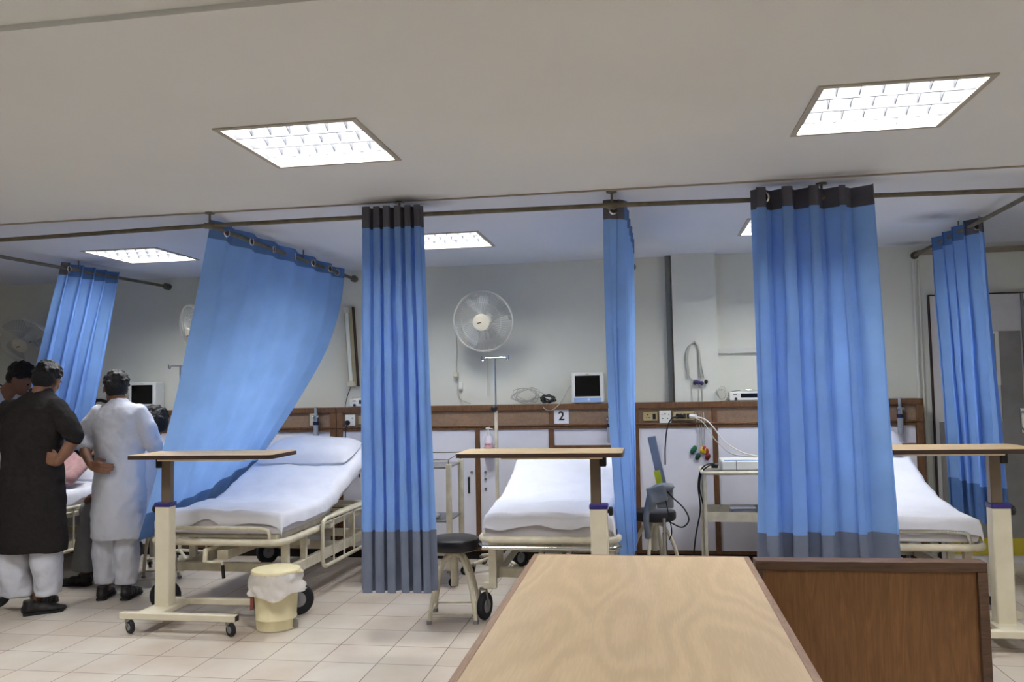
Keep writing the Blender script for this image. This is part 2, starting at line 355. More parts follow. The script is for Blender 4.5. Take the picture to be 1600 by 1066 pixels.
# ------------------------------------------------------------------ ceiling lamps
def troffer():
    t = empty('ceiling_light', (0, 0, CEIL))
    TR = mat('lamp_housing', (170, 164, 150), .5, .08)
    LV = mat('mirror_louvre', (62, 63, 67), .5, .02, metal=.0)
    hs = .3
    f = MB()
    for a, b in (((-hs-.012, -hs-.012), (hs+.012, -hs+.012)), ((-hs-.012, hs-.012), (hs+.012, hs+.012)), ((-hs-.012, -hs), (-hs+.012, hs)), ((hs-.012, -hs), (hs+.012, hs))):
        f.span((a[0], a[1], -.006), (b[0], b[1], .004))
    f.build('frame', TR, t)
    g = MB(); g.span((-hs, -hs, .11), (hs, hs, .12))
    for sx in (-1, 1): g.span((sx*hs, -hs, 0), (sx*(hs-.004), hs, .12)); g.span((-hs, sx*hs, 0), (hs, sx*(hs-.004), .12))
    g.build('housing', mat('lamp_reflector', (205, 205, 200), .4), t)
    l = MB()
    for k in range(1, 4):
        y = -hs+k*2*hs/4; l.span((-hs+.004, y-.004, -.001), (hs-.004, y+.004, .055))
    for k in range(1, 7):
        x = -hs+k*2*hs/7
        for j in range(4):
            y0 = -hs+.012+j*2*hs/4; y1 = y0+2*hs/4-.01
            n = 8; top = [(x-.0015, y0+(y1-y0)*i/n, .05) for i in range(n+1)]
            vs = []; 
            for i, (a, b, c) in enumerate(top): zb = .004+.03*sin(pi*i/n); vs += [(a, b, zb), (a, b, c), (a+.003, b, c), (a+.003, b, zb)]
            fs = []
            for i in range(n):
                for q in range(4): fs.append((i*4+q, i*4+(q+1) % 4, i*4+4+(q+1) % 4, i*4+4+q))
            l.add(vs, fs)
    l.build('louvre', LV, t)
    E = mat('fluorescent_glow', (255, 255, 255), .5)
    nt = E.node_tree; b = nt.nodes['Principled BSDF']; b.inputs['Emission Color'].default_value = (.985, .99, 1.0, 1); b.inputs['Emission Strength'].default_value = LAMP
    for k in range(4):
        y = -hs+(k+.5)*2*hs/4
        MB().span((-hs+.02, y-.05, .066), (hs-.02, y+.05, .085)).build('tube', E, t)
    return t
tr = troffer()
LAB = {0: 'square ceiling lamp at the front left, above the tilted blue curtain', 1: 'square ceiling lamp at the front right, nearest the upper right corner',
       2: 'square ceiling lamp near the back wall, left of the wide tilted curtain', 3: 'ceiling lamp half hidden by the narrow blue curtain, above the middle fan',
       4: 'ceiling lamp of which only a corner shows left of the wide right curtain'}
for i, (x, y) in enumerate(LIGHTS):
    t = tr if i == 0 else copy_tree(tr)
    t.location = (x, y, CEIL+(.018 if y < 2 else 0)); tag(t, LAB.get(i, 'square recessed ceiling lamp outside the picture'), 'ceiling light', 'recessed ceiling lamps')

# ------------------------------------------------------------------ bed head panelling
def unit(name, x0, x1, label, upper, lower, locks=(), handles=()):
    t = empty(name, (0, 0, 0), 0, label, 'wall panelling', 'wood framed bed head units')
    f = MB(); y = BOARD
    f.span((x0, y+.0, 1.285), (x1, WALL, 1.31)).span((x0, y-.008, 1.262), (x1, y+.03, 1.31)).span((x0, y-.004, 1.10), (x1, y+.03, 1.125)).span((x0, y-.012, 1.125), (x1, y+.03, 1.14))
    f.span((x0, y-.006, 0.09), (x0+.055, WALL, 1.30)).span((x1-.055, y-.006, 0.09), (x1, WALL, 1.30))
    f.span((x0, y, .07), (x1, y+.03, .1))
    for x in upper: f.span((x-.02, y-.004, 1.12), (x+.02, y+.03, 1.29))
    done = set()
    for c in lower:
        for x in (c[0], c[1]):
            if x not in done and x0+.06 < x < x1-.06: f.span((x-.022, y-.005, .09), (x+.022, y+.03, 1.11)); done.add(x)
        if len(c) > 2: f.span((c[0], y-.004, c[2]-.018), (c[1], y+.03, c[2]+.018))
    f.build('frame', WOODF, t, bevel=.004)
    MB().span((x0+.01, y+.03, 0), (x1-.01, WALL-.01, .09)).build('plinth', mat('black_plinth', (30, 24, 22), .7), t)
    us = [x0+.05]+list(upper)+[x1-.05]
    for a, b in zip(us, us[1:]): MB().span((a, y+.012, 1.12), (b, y+.03, 1.28)).build('hardboard_panel', HARD, t)
    for c in lower:
        if len(c) > 2:
            MB().span((c[0], y+.012, c[2]), (c[1], y+.03, 1.115)).build('laminate_panel', LAM, t)
            MB().span((c[0], y+.012, .09), (c[1], y+.03, c[2])).build('laminate_panel', LAM, t)
        else: MB().span((c[0], y+.006, .095), (c[1], y+.03, 1.105)).build('laminate_door', LAM, t)
    for x, z in locks: MB().cyl((x, y-.006, z), (x, y+.02, z), .011, 14).build('lock', STEEL, t)
    for x, z in handles: MB().span((x-.007, y-.016, z-.07), (x+.007, y+.01, z+.07)).build('handle', BLACKP, t, bevel=.003)
    return t
unit('bed_head_unit', -5.1, -2.72, 'wooden bed head panelling at the left, behind the wide tilted curtain', (-4.4, -3.5), ((-5.05, -4.5), (-4.5, -3.55), (-3.55, -2.78, .92)))
unit('bed_head_unit', -7.1, -5.11, 'wooden bed head panelling at the far left, behind the man in charcoal', (-6.3,), ((-7.05, -6.1), (-6.1, -5.17)))
unit('bed_head_unit', -2.715, -.14, 'wooden bed head panelling carrying the number 2 sheet', (-2.25, -.81,),
     ((-2.66, -2.2), (-2.2, -1.45), (-1.45, -.815), (-.815, -.2, .945)), ((-1.505, .74), (-1.385, .74), (-1.385, .68), (-1.385, .6)), ((-1.53, .63),))
unit('bed_head_unit', -.135, 2.14, 'wooden bed head panelling below the pillar with the hanging leads', (.535, 1.45), ((-.08, .535), (.535, 1.45), (1.45, 2.08, .94)), ((.42, .75),), ((.44, .66),))

# ------------------------------------------------------------------ curtain rails and curtains
RZ = 2.47
def rail(pts, label, r=.0135):
    t = empty('curtain_rail', (0, 0, 0), 0, label, 'curtain rail', 'curtain rails')
    MB().tube(pts, r, 12).build('rail', RAILM, t)
    return t
front = [(-6.5, 4.78, RZ), (-4.1, 4.69, RZ), (-2.59, 4.6, RZ), (-1.49, 4.605, RZ), (-.17, 4.64, RZ), (.58, 4.70, RZ), (2.04, 4.82, RZ), (4.5, 4.98, RZ)]
fr = rail(front, 'long metal curtain rail running across the ward below the ceiling')
def hanger(t, x, y, z=RZ):
    m_ = MB().cyl((x, y, z), (x, y, CEIL-.004), .007, 10).cyl((x, y, CEIL-.008), (x, y, CEIL), .03, 16)
    m_.cyl((x-.03, y, z), (x+.03, y, z), .0185, 12); m_.build('hanger', RAILM, t)
for x, y in ((-2.59, 4.6), (-1.4, 4.607), (-.17, 4.64), (.98, 4.735), (2.18, 4.83)): hanger(fr, x, y)
for n_, (a, b, lab) in enumerate((((-2.595, 4.62, RZ), (-2.6, 7.12, RZ), 'side curtain rail carrying the wide tilted curtain'),
                    ((-.165, 4.65, RZ), (-.10, 7.12, RZ), 'side curtain rail behind the bunched curtain right of bed 2'),
                    ((-4.62, 4.72, RZ), (-4.44, 7.1, RZ), 'side curtain rail at the far left, carrying the narrow leaning curtain'),
                    ((2.13, 4.84, RZ), (2.18, 7.13, RZ), 'side curtain rail at the right, carrying the curtain before the door'))):
    t = rail([a, b], lab)
    MB().cyl((b[0], b[1]-.01, b[2]), (b[0], WALL, b[2]), .03, 16).build('wall_flange', RAILM, t)
    MB().cyl((a[0], a[1]-.02, a[2]), (a[0], a[1]+.035, a[2]), .02, 14).build('joint', RAILM, t)
    if n_ in (0, 3, 2):
        y = 6.0 if n_ != 3 else 6.1
        x = a[0]+(b[0]-a[0])*(y-a[1])/(b[1]-a[1]); MB().cyl((x, y, RZ), (x, y, CEIL), .005, 8).build('hanger', RAILM, t)

def curtain(label, top, bot, folds, at, ab, hdr=(), hem=.22, hemmat=GREYHEM, seed=0, sag=None, eyelets=(), hdrh=.09, bend=None, group='blue ward curtains', noise_amp=.006, seams=()):
    """top(u), bot(u): points along the rail and along the hem; folds, amplitudes at top and bottom"""
    t = empty('curtain', tuple(top(.5)), 0, label, 'curtain', group)
    org = Vector(top(.5))
    rnd = random.Random(seed); ph = [rnd.uniform(-.5, .5) for _ in range(int(folds)+3)]
    am = [rnd.uniform(.75, 1.2) for _ in range(int(folds)+3)]
    NU, NV = int(folds*18)+8, 56
    def S(u, v):
        a = Vector(top(u)); b = Vector(bot(u)); p = a.lerp(b, v)
        if bend: p = p + Vector(bend(u, v))
        e = .01; d = (Vector(top(min(1, u+e)))-Vector(top(max(0, u-e)))).normalized()*(1-v) + (Vector(bot(min(1, u+e)))-Vector(bot(max(0, u-e)))).normalized()*v
        d.z = 0; d.normalize(); n = Vector((d.y, -d.x, 0))
        x = u*folds; i = int(x); f_ = x-i; w = ph[i]*(1-f_)+ph[i+1]*f_; A = am[i]*(1-f_)+am[i+1]*f_
        phase = 2*pi*(x + w*.55*(.4+.6*v)) + .5*nz3(u*4, v*1.3, seed)*v
        amp = (at*(1-v)+ab*v)*A
        s_ = sin(phase); sh = s_*(1.25-.25*s_*s_)
        p = p + n*amp*sh + d*amp*.62*sin(2*phase)
        p = p + n*noise_amp*nz3(u*folds*1.7, v*5, seed+3)*min(1, v*4) + d*.006*nz3(u*9, v*3.2, seed+7)*min(1, v*3)
        for (su, sd) in seams:
            q = abs(u-su)*folds
            if q < .5: p = p + n*sd*(1-q*2)
        return p - org
    L_ = (Vector(top(.5))-Vector(bot(.5))).length
    vh = hdrh/L_; vb = 1-hem/L_
    MB().grid(lambda u, v: S(u, vh+(vb-vh)*v), NU, NV).build('cloth', BLUE, t, ang=80)
    for (u0, u1, mm) in hdr:
        MB().grid(lambda u, v: S(u0+(u1-u0)*u, -.0+vh*v), max(6, int(NU*(u1-u0))), 4).build('header_band', mm, t, ang=80)
    MB().grid(lambda u, v: S(u, vb+(1-vb)*v), NU, 9).build('hem_band', hemmat, t, ang=80)
    for u in eyelets:
        c = S(u, vh*.52); e = .006; tu = (S(min(1, u+e), vh*.5)-S(max(0, u-e), vh*.5)).normalized(); tv = Vector((0, 0, 1))
        n = tu.cross(tv).normalized()
        mb = MB()
        mb.torus(c, .024, .006, n, 24, 8); mb.build('eyelet', CHROME, t)
        MB().cyl(c-n*.003, c+n*.003, .0215, 20).build('rail_opening', DKEDGE, t)
    return t
def L2(a, b): return lambda u: tuple(a[i]+(b[i]-a[i])*u for i in range(3))
ZT = 2.515
# narrow curtain, six folds
curtain('narrow bunched blue curtain with grey hem hanging left of the middle fan', L2((-1.60, 4.575, ZT), (-1.265, 4.585, ZT)), L2((-1.61, 4.56, .32), (-1.225, 4.58, .32)),
        5.5, .05, .06, [(0, 1, GREYBAND)], hem=.34, seed=4, eyelets=(), hdrh=.125)
# wide right curtain
curtain('widest hanging blue curtain, with grey header folds, above the brown desk panel', L2((.595, 4.655, ZT-.0), (1.20, 4.715, ZT)), L2((.58, 4.63, .31), (1.24, 4.69, .31)),
        4.2, .07, .085, [(0, 1, GREYBAND)], hem=.34, seed=11, eyelets=(.03,), hdrh=.11)
# bunched curtain right of bed 2, on its side rail
def t3(u): return (-.215+.11*min(1, u*6) - .0*u + .03*u, 4.655+1.75*max(0, u-.13), ZT-.01)
def b3(u): return (-.175+.045*min(1, u*5)+.0*u, 5.12+.9*u, .40)
def bend3(u, v): return (-.03*sin(pi*v)*(1-u), .2*sin(pi*v), 0)
curtain('bunched blue curtain seen edge-on, between bed 2 and the black stool', t3, b3, 7, .016, .03, [(0, .15, GREYBAND), (.15, 1, BLUE_BACK)], hem=.3, hemmat=BLUE, seed=21, eyelets=(.075,), hdrh=.1, bend=bend3)
# wide tilted curtain beside bed 1
def t1(u): return (-2.588, 4.66+2.12*u, ZT)
def b1(u):
    K = ((0, -3.41, 5.16, .47), (.25, -3.40, 5.5, .50), (.5, -3.39, 5.86, .56), (.75, -3.39, 6.2, .64), (1.01, -3.40, 6.62, .72))
    for a, b in zip(K, K[1:]):
        if u <= b[0]:
            q = (u-a[0])/(b[0]-a[0]); return tuple(a[i]+(b[i]-a[i])*q for i in (1, 2, 3))
    return K[-1][1:]
def bend1(u, v):
    return (-.03*(1-u)*sin(pi*v)+.25*u*sin(pi*v)*(1-.6*v), .10*sin(pi*v)*(1-u), -.03*sin(pi*v)*(1-u))
curtain('widest tilted blue curtain pulled aside over the left edge of the bed', t1, b1, 6.2, .024, .014, [(0, 1, BLUE_BACK)], hem=.2, hemmat=BLUE_BACK, seed=31,
        eyelets=(.05, .21, .375, .535, .69, .85, .97), hdrh=.1, bend=bend1, seams=((.47, .02),))
# far left curtain
def t0(u): return (-4.535+.035*u, 5.83+.62*u, ZT)
def b0(u): return (-5.0+.28*u, 5.95+.4*u, 1.0)
curtain('narrow leaning blue curtain behind the two standing men', t0, b0, 4.3, .035, .05, [(0, .12, GREYBAND), (.12, 1, BLUE_BACK)], hem=.2, hemmat=BLUE_BACK, seed=41, eyelets=(.06,), hdrh=.1)
# right curtain before the door
def t5(u): return (2.165+.0*u, 5.75+.85*u, ZT)
def b5(u): return (2.235-.02*u, 5.8+.75*u, .5)
curtain('blue curtain hanging before the grey door, behind the right tray table', t5, b5, 4, .04, .06, [(0, .2, GREYBAND), (.2, 1, BLUE_BACK)], hem=.24, hemmat=BLUE_BACK, seed=51, eyelets=(.12,), hdrh=.1)

# ------------------------------------------------------------------ casters, wheels
def caster(name, x, y, parent, r=.045, turn=0, w=.024, forkmat=STEEL, ztop=.11):
    f = MB(); c_, s_ = cos(turn), sin(turn); ox, oy = .022*c_, .022*s_; nx, ny = -s_, c_
    for s in (-1, 1):
        f.tube([(x+nx*s*(w/2+.006), y+ny*s*(w/2+.006), ztop-.012), (x+ox+nx*s*(w/2+.006), y+oy+ny*s*(w/2+.006), r)], .007, 6)
    f.cyl((x, y, ztop-.016), (x, y, ztop), .022, 14)
    o = f.build(name, forkmat, parent)
    a = Vector((x+ox, y+oy, r)); n = Vector((nx, ny, 0))
    MB().lathe([(r*.55, -w/2), (r*.93, -w/2), (r, -w*.25), (r, w*.25), (r*.93, w/2), (r*.55, w/2)], a, n, 26).build('tyre', RUBBER, o)
    MB().lathe([(r*.15, -w/2-.003), (r*.5, -w/2-.002), (r*.56, 0), (r*.5, w/2+.002), (r*.15, w/2+.003)], a, n, 20).build('wheel_hub', GREYHUB, o)
    return o

# ------------------------------------------------------------------ hospital beds
def rrect(x0, x1, y0, y1, z, r, n=5):
    P = []
    for cx, cy, a in ((x1-r, y0+r, -pi/2), (x1-r, y1-r, 0), (x0+r, y1-r, pi/2), (x0+r, y0+r, pi)):
        for k in range(n+1): P.append((cx+r*cos(a+pi/2*k/n), cy+r*sin(a+pi/2*k/n), z))
    return P
def sweep(prof, w, th, seed=0, wr=.006, nx=26, crown=.012, soft=.03):
    """padded slab following prof = [(y, z_of_underside)], width 2w, thickness th"""
    P = bez([(0, y, z) for y, z in prof], 60); rings = []; n = len(P)
    for i, p in enumerate(P):
        t = (P[min(i+1, n-1)]-P[max(i-1, 0)]).normalized(); nr = Vector((0, -t.z, t.y))
        e = min(i, n-1-i)/n*12; ef = 1 if e > 1 else sqrt(max(0, 1-(1-e)**2))*.35+.65
        ring = []
        m_ = nx
        for k in range(m_):           # top
            s = k/(m_-1)*2-1; x = w*s*(1-.03*(1-ef)); q = abs(s)
            ed = 0 if q < .9 else ((q-.9)/.1)**2*soft
            h = th*ef - ed + crown*(1-s*s) + wr*nz3(x*5, p.y*4, seed)+wr*.6*nz3(x*13, p.y*9, seed+4)
            ring.append(p+Vector((x, 0, 0))+nr*h)
        ring.append(p+Vector((w*1.01, 0, 0))+nr*th*.45*ef)
        for k in range(m_//3):
            s = 1-k/(m_//3-1)*2; ring.append(p+Vector((w*.98*s, 0, 0))+nr*(.004*nz3(s*4, p.y*7, seed)))
        ring.append(p+Vector((-w*1.01, 0, 0))+nr*th*.45*ef)
        rings.append(ring)
    return MB().loft(rings)
def sheet_over(prof, w, th, seed=0, drop=.07, foot=True, wr=.008):
    P = bez([(0, y, z) for y, z in prof], 70); n = len(P)
    N_ = 40
    def S(i, k):
        p = P[i]; t = (P[min(i+1, n-1)]-P[max(i-1, 0)]).normalized(); nr = Vector((0, -t.z, t.y))
        s = k/N_*2-1; edge = .80
        d = drop*(1+.5*nz3(i*.13, s*3, seed+5))
        if abs(s) < edge: x = s/edge*w; h = th+.012*(1-(s/edge)**2)+.006+wr*.7
        else:
            q = (abs(s)-edge)/(1-edge); x = math.copysign(w+.012*min(1, q*3)+.01*nz3(i*.3, s*2, seed), s); h = th+.004-q*d-.01*min(1, q*5)
        h += wr*(nz3(x*4, p.y*3, seed)+.7*nz3(x*9, p.y*7, seed+2))*(1 if abs(s) < edge else .4)
        return p+Vector((x, 0, 0))+nr*h
    mb = MB(); vs = []
    for i in range(n):
        for k in range(N_+1): vs.append(S(i, k))
    if foot:
        first = []
        for k in range(N_+1):
            a = S(0, k); s = k/N_*2-1; first.append(a+Vector((0, -.018+.008*nz3(s*6, 1, seed), -.035-.01*sin(s*9))))
        f2 = [a+Vector((0, .002+.01*nz3(k*.5, 2, seed), -(.05+.02*nz3(k*.2, 3, seed)))) for k, a in enumerate(first)]
        f2 = [Vector((v.x, v.y, min(v.z, first[k].z))) for k, v in enumerate(f2)]
        vs = f2+first+vs; n += 2
    fs = [(i*(N_+1)+k, i*(N_+1)+k+1, (i+1)*(N_+1)+k+1, (i+1)*(N_+1)+k) for i in range(n-1) for k in range(N_)]
    return mb.add(vs, fs)
def pillow(c, size, seed=0, rot=(0, 0, 0)):
    R = Euler(rot).to_matrix(); vs = []; nu, nv = 24, 18
    mb = MB()
    for sgn in (1, -1):
        def f(u, v):
            a, b = u*2-1, v*2-1
            h = ((1-a**4)*(1-b**4))**.6*(.55+.1*nz3(a*2, b*2, seed+sgn))+.03*nz3(a*5, b*5, seed)
            pin = 1-.06*(a*a*b*b)
            return R @ Vector((a*size[0]/2*pin, b*size[1]/2*pin, sgn*max(0, h)*size[2])) + Vector(c)
        mb.grid(f, nu, nv)
    return mb
def bed(loc, rz, label, prof, fz=.52, w=.45, L=2.05, seed=0, rails=(1, -1), chromefoot=False, crank=True, pil=True, sheet=True, foothoop='cream', rail_drop=True, rumple=.009):
    t = empty('hospital_bed', loc, rz, label, 'bed', 'hospital beds')
    FM = CREAM_OLD
    MB().tube(rrect(-w, w, 0, L, fz, .09, 6), .022, 12, closed=True).build('frame', FM, t)
    if chromefoot:
        MB().tube([(-w-.01, .06, fz-.045), (-w+.02, -.02, fz-.045), (w-.02, -.02, fz-.045), (w+.01, .06, fz-.045)], .014, 12).build('bumper_bar', CHROME, t)
    d = MB(); 
    for s in (-1, 1): d.span((s*(w-.07)-.02, .04, fz+.012), (s*(w-.07)+.02, L-.05, fz+.045))
    for k in range(9): d.span((-w+.07, .08+k*.235, fz+.015), (w-.07, .12+k*.235, fz+.035))
    d.build('deck', FM, t, bevel=.003)
    u = MB(); zc = .27
    for s in (-1, 1):
        u.span((s*(w-.05)-.02, .28, zc-.035), (s*(w-.05)+.02, L-.14, zc+.035))
    u.span((-w+.05, .28, zc-.03), (w-.05, .32, zc+.03)).span((-w+.05, L-.2, zc-.03), (w-.05, L-.16, zc+.03)).span((-w+.05, 1.1, zc-.03), (w-.05, 1.14, zc+.03))
    u.span((-.04, .1, .36), (.04, .9, .42)).span((-w+.05, .5, .38), (w-.05, .54, .42))
    u.build('underframe', FM, t, bevel=.003)
    for sx in (-1, 1):
        for y, tall in ((.16, 1), (L-.22, 0)):
            x = sx*(w-.05)
            MB().span((x-.024, y-.02, .20), (x+.024, y+.02, fz)).span((min(x, sx*(w+.01)), y-.02, .2), (max(x, sx*(w+.01)), y+.02, .235)).build('leg', FM, t, bevel=.004)
            caster('caster', sx*(w+.015), y, t, r=.1 if not chromefoot else .085, turn=(1.3 if chromefoot else .35) if y < 1 else pi/2*.6, w=.035, ztop=.205)
            y2 = y+.28 if y < 1 else y-.3
            MB().span((x-.02, y2-.015, zc), (x+.02, y2+.015, fz)).build('strut', FM, t)
    # foot hoop above the frame
    hm = FM if foothoop == 'cream' else CHROME
    P = bez([(-w+.09, .015, fz+.0), (-w+.09, .012, fz+.055), (-w+.14, .01, fz+.085), (0, .01, fz+.09), (w-.14, .01, fz+.085), (w-.09, .012, fz+.055), (w-.09, .015, fz)], 40)
    if foothoop: MB().tube(P, .012, 10).build('foot_hoop', hm, t)
    for s in rails:
        x = s*(w+.04); r0, r1 = .55, 1.55; z1 = fz+.06; z0 = fz-.27
        if not rail_drop: z0 += .28; z1 += .28
        lp = [(x, y, z) for (y, z) in [(yy, zz) for (xx, yy, zz) in [(0, a, b) for a, b in
              [(r0+.06, z0), ((r0+r1)/2, z0), (r1-.06, z0), (r1-.015, z0+.015), (r1, z0+.06), (r1, (z0+z1)/2), (r1, z1-.06), (r1-.015, z1-.015), (r1-.06, z1), ((r0+r1)/2, z1), (r0+.06, z1), (r0+.015, z1-.015), (r0, z1-.06), (r0, (z0+z1)/2), (r0, z0+.06), (r0+.015, z0+.015)]]]]
        m_ = MB().tube(lp, .014, 10, closed=True)
        for k in range(1, 5):
            y = r0+k*(r1-r0)/5; m_.cyl((x, y, z0), (x, y, z1), .007, 8)
        m_.span((min(x, s*w), r0+.15, fz-.02), (max(x, s*w), r0+.19, fz+.01)).span((min(x, s*w), r1-.19, fz-.02), (max(x, s*w), r1-.15, fz+.01))
        m_.build('side_rail', FM, t)
    if crank:
        for cx in (-.05, .12)[:1 if not crank == 2 else 2]:
            c_ = MB().tube([(cx, .25, .44), (cx, -.02, .44)], .014, 10).tube([(cx, -.02, .45), (cx, -.03, .37)], .016, 10)
            c_.tube(bez([(cx, -.03, .375), (cx+.04, -.035, .37), (cx+.12, -.04, .375), (cx+.13, -.04, .35)], 12), .009, 8)
            k = c_.build('crank', FM, t); MB().cyl((cx+.13, -.04, .355), (cx+.137, -.04, .27), .011, 12).build('grip', BLACKP, k)
    m0 = sweep(prof, w-.03, .115, seed, wr=.004); m0.build('mattress', MATTR, t, ang=60)
    if sheet: sheet_over(prof, w-.024, .118, seed+9, drop=.07 if sheet is True else sheet, wr=rumple).build('sheet', SHEET, t, ang=80)
    if pil:
        y, z = prof[-1]; y0, z0 = prof[-3]; a = math.atan2(z-prof[-2][1], y-prof[-2][0])
        c = (0, y-.2*cos(a)-.17*sin(a), z-.2*sin(a)+.165*cos(a))
        pillow(c, (.80, .44, .17), seed, (a, 0, 0)).build('pillow', SHEET, t, ang=80)
    return t
BL = 'hospital beds'
bed((-2.80, 5.04, 0), radians(-1.2), 'cream framed hospital bed with rumpled white sheet, beside the lidded bin',
    [(.05, .54), (.5, .54), (.8, .555), (1.1, .65), (1.45, .77), (1.72, .86)], fz=.49, L=1.85, seed=1, w=.465, rumple=.017)
bed((-.62, 5.02, 0), radians(.6), 'hospital bed with smooth white sheet, chrome foot bar, below the number 2 sheet',
    [(.04, .545), (.5, .575), (.8, .60), (1.15, .67), (1.5, .76), (1.62, .79)], fz=.53, L=1.87, seed=2, chromefoot=True, pil=False, crank=2, foothoop=None, rails=(), w=.42, sheet=.10)
bed((1.40, 5.075, 0), 0, 'hospital bed with white sheet at the right, behind the brown panel',
    [(.03, .53), (.4, .54), (.8, .60), (1.15, .73), (1.45, .86), (1.65, .95)], L=1.84, fz=.5, seed=3, foothoop='chrome', rails=(), w=.46)
bed((-4.97, 4.98, 0), radians(0), 'hospital bed on which the patient in pink lies, behind the standing men',
    [(.06, .565), (.6, .57), (1.0, .575), (1.3, .58), (1.6, .59), (1.85, .60)], L=1.92, seed=5, w=.44)

# ------------------------------------------------------------------ overbed tables
def overbed():
    t = empty('overbed_table', (0, 0, 0))
    top = MB()
    top.loft([[Vector(p) for p in rrect(-.12, .84, -.19, .19, z, .03, 4)] for z in (1.058, 1.078)]); top.build('table_top', [BEECH], t)
    e = MB(); a = rrect(-.123, .843, -.193, .193, 0, .033, 4); b = rrect(-.119, .839, -.189, .189, 0, .03, 4); n = len(a)
    vs = [(x, y, z) for z in (1.052, 1.075) for (x, y, _) in a]+[(x, y, 1.052) for (x, y, _) in b]
    fs = [(i, (i+1) % n, n+(i+1) % n, n+i) for i in range(n)]+[(i, (i+1) % n, 2*n+(i+1) % n, 2*n+i) for i in range(n)]
    vs += [(x, y, 1.075) for (x, y, _) in b]
    fs += [(n+i, n+(i+1) % n, 3*n+(i+1) % n, 3*n+i) for i in range(n)]
    e.add(vs, fs).build('edge_band', DKEDGE, t)
    MB().span((.0, -.05, 1.03), (.6, .05, 1.058)).build('support_bar', CREAM, t, bevel=.004)
    MB().span((.015, -.025, .7), (.075, .025, 1.035)).build('inner_post', BROWNPOST, t, bevel=.004)
    MB().span((-.02, -.035, .985), (.02, .035, 1.05)).build('clamp', BLACKP, t, bevel=.006)
    MB().span((-.02, -.04, .1), (.08, .04, .745)).build('column', CREAM, t, bevel=.008)
    MB().span((-.024, -.044, .74), (.084, .044, .768)).build('collar', BLUEP, t, bevel=.006)
    k = MB().cyl((-.02, 0, .725), (-.04, 0, .725), .012, 12); k.lathe([(.022, 0), (.027, .006), (.027, .02), (.02, .026)], (-.026, 0, .725), (-1, 0, 0), 18); k.build('knob', BLACKP, t)
    b = MB().span((-.14, -.22, .085), (.62, -.175, .125)).span((-.14, .155, .085), (.62, .20, .125)).span((-.05, -.2, .09), (.11, .2, .12))
    b.build('base', CREAM, t, bevel=.005)
    for x in (-.09, .57):
        for y, tn in ((-.197, -.5), (.177, -.9)): caster('caster', x, y, t, r=.04, turn=tn, w=.022, ztop=.088)
    MB().span((.618, -.216, .09), (.626, -.179, .12)).build('end_cap', BLACKP, t)
    return t
ob = overbed(); ob.location = (-3.09, 4.90, 0); tag(ob, 'overbed table with beech top in front of the wide tilted curtain', 'overbed table', 'overbed tables')
o2 = copy_tree(ob); o2.location = (-.27, 4.885, 0); o2.rotation_euler = (0, 0, pi); tag(o2, 'overbed table across the foot of bed 2', 'overbed table', 'overbed tables')
o3 = copy_tree(ob); o3.location = (1.925, 4.985, 0); o3.rotation_euler = (0, 0, pi+.03); tag(o3, 'overbed table at the right edge, beside the brown panel', 'overbed table', 'overbed tables')

# ------------------------------------------------------------------ waste bin
def bin_():
    t = empty('waste_bin', (-2.31, 4.90, 0), 0, 'cream lidded waste bin with white liner bag beside the bed wheel', 'bin')
    CB = mat('cream_plastic_bin', (226, 216, 176), .4, .05)
    MB().lathe([(.10, 0), (.118, .004), (.122, .06), (.126, .065), (.126, .075), (.123, .08), (.138, .31), (.14, .33), (.13, .33)], n=40).build('bucket', CB, t)
    def bag(u, v):
        a = u*2*pi; r = .146+.012*v+(.02+.012*v)*abs(nz3(cos(a)*2.2, sin(a)*2.2, v*2))+.006*sin(a*9+v*4)*v
        if cos(a-5.9) > .6: r += .035*v*(cos(a-5.9)-.6)/.4
        z = .345-v*(.115+.05*nz3(cos(a)*1.5, sin(a)*1.5, 3))
        return Vector((r*cos(a), r*sin(a), z))
    MB().grid(bag, 72, 12).build('liner_bag', mat('white_bin_liner', (232, 228, 226), .35, .04, 20, trans=.35, bump=.4, bscale=30), t, ang=80)
    MB().lathe([(.146, .335), (.150, .34), (.151, .352), (.146, .36), (.12, .368), (.06, .372), (.0, .373)], n=40).build('lid', CB, t)
    MB().tube(bez([(.13, -.02, .352), (.165, -.025, .35), (.172, 0, .345), (.15, .02, .35)], 10), .009, 8).build('lid_tab', CB, t)
    MB().box((-.135, -.045, .17), (.02, .05, .1), (0, 0, .3)).build('sticker', mat('faded_red_sticker', (150, 84, 76), .5), t)
    MB().span((.115, -.02, .01), (.145, .0, .06)).build('foot_pedal', STEEL, t, bevel=.003)
bin_()

# ------------------------------------------------------------------ stools
def stool():
    t = empty('stool', (0, 0, 0))
    MB().lathe([(.0, .43), (.15, .43), (.162, .437), (.167, .455), (.167, .485), (.16, .5), (.14, .508), (.0, .512)], n=40).build('seat', VINYL, t)
    MB().cyl((0, 0, .2), (0, 0, .43), .024, 16).cyl((0, 0, .41), (0, 0, .432), .06, 20).build('spindle', CREAM_OLD, t)
    for k in range(4):
        a = pi/4+k*pi/2; c_, s_ = cos(a), sin(a)
        P = bez([(.03*c_, .03*s_, .40), (.075*c_, .075*s_, .385), (.14*c_, .14*s_, .27), (.185*c_, .185*s_, .12), (.205*c_, .205*s_, .005)], 20)
        l = MB().tube(P, .0135, 10).build('leg', CREAM_OLD, t)
        MB().cyl((.205*c_, .205*s_, 0), (.205*c_, .205*s_, .022), .017, 12).build('foot_cap', GREYHUB, l)
    P = [(.2*cos(pi/4+k*pi/2), .2*sin(pi/4+k*pi/2), .06) for k in range(4)]
    m_ = MB()
    for k in range(4): m_.tube([P[k], P[(k+1) % 4]], .007, 8)
    m_.build('stretcher', CREAM_OLD, t)
    return t
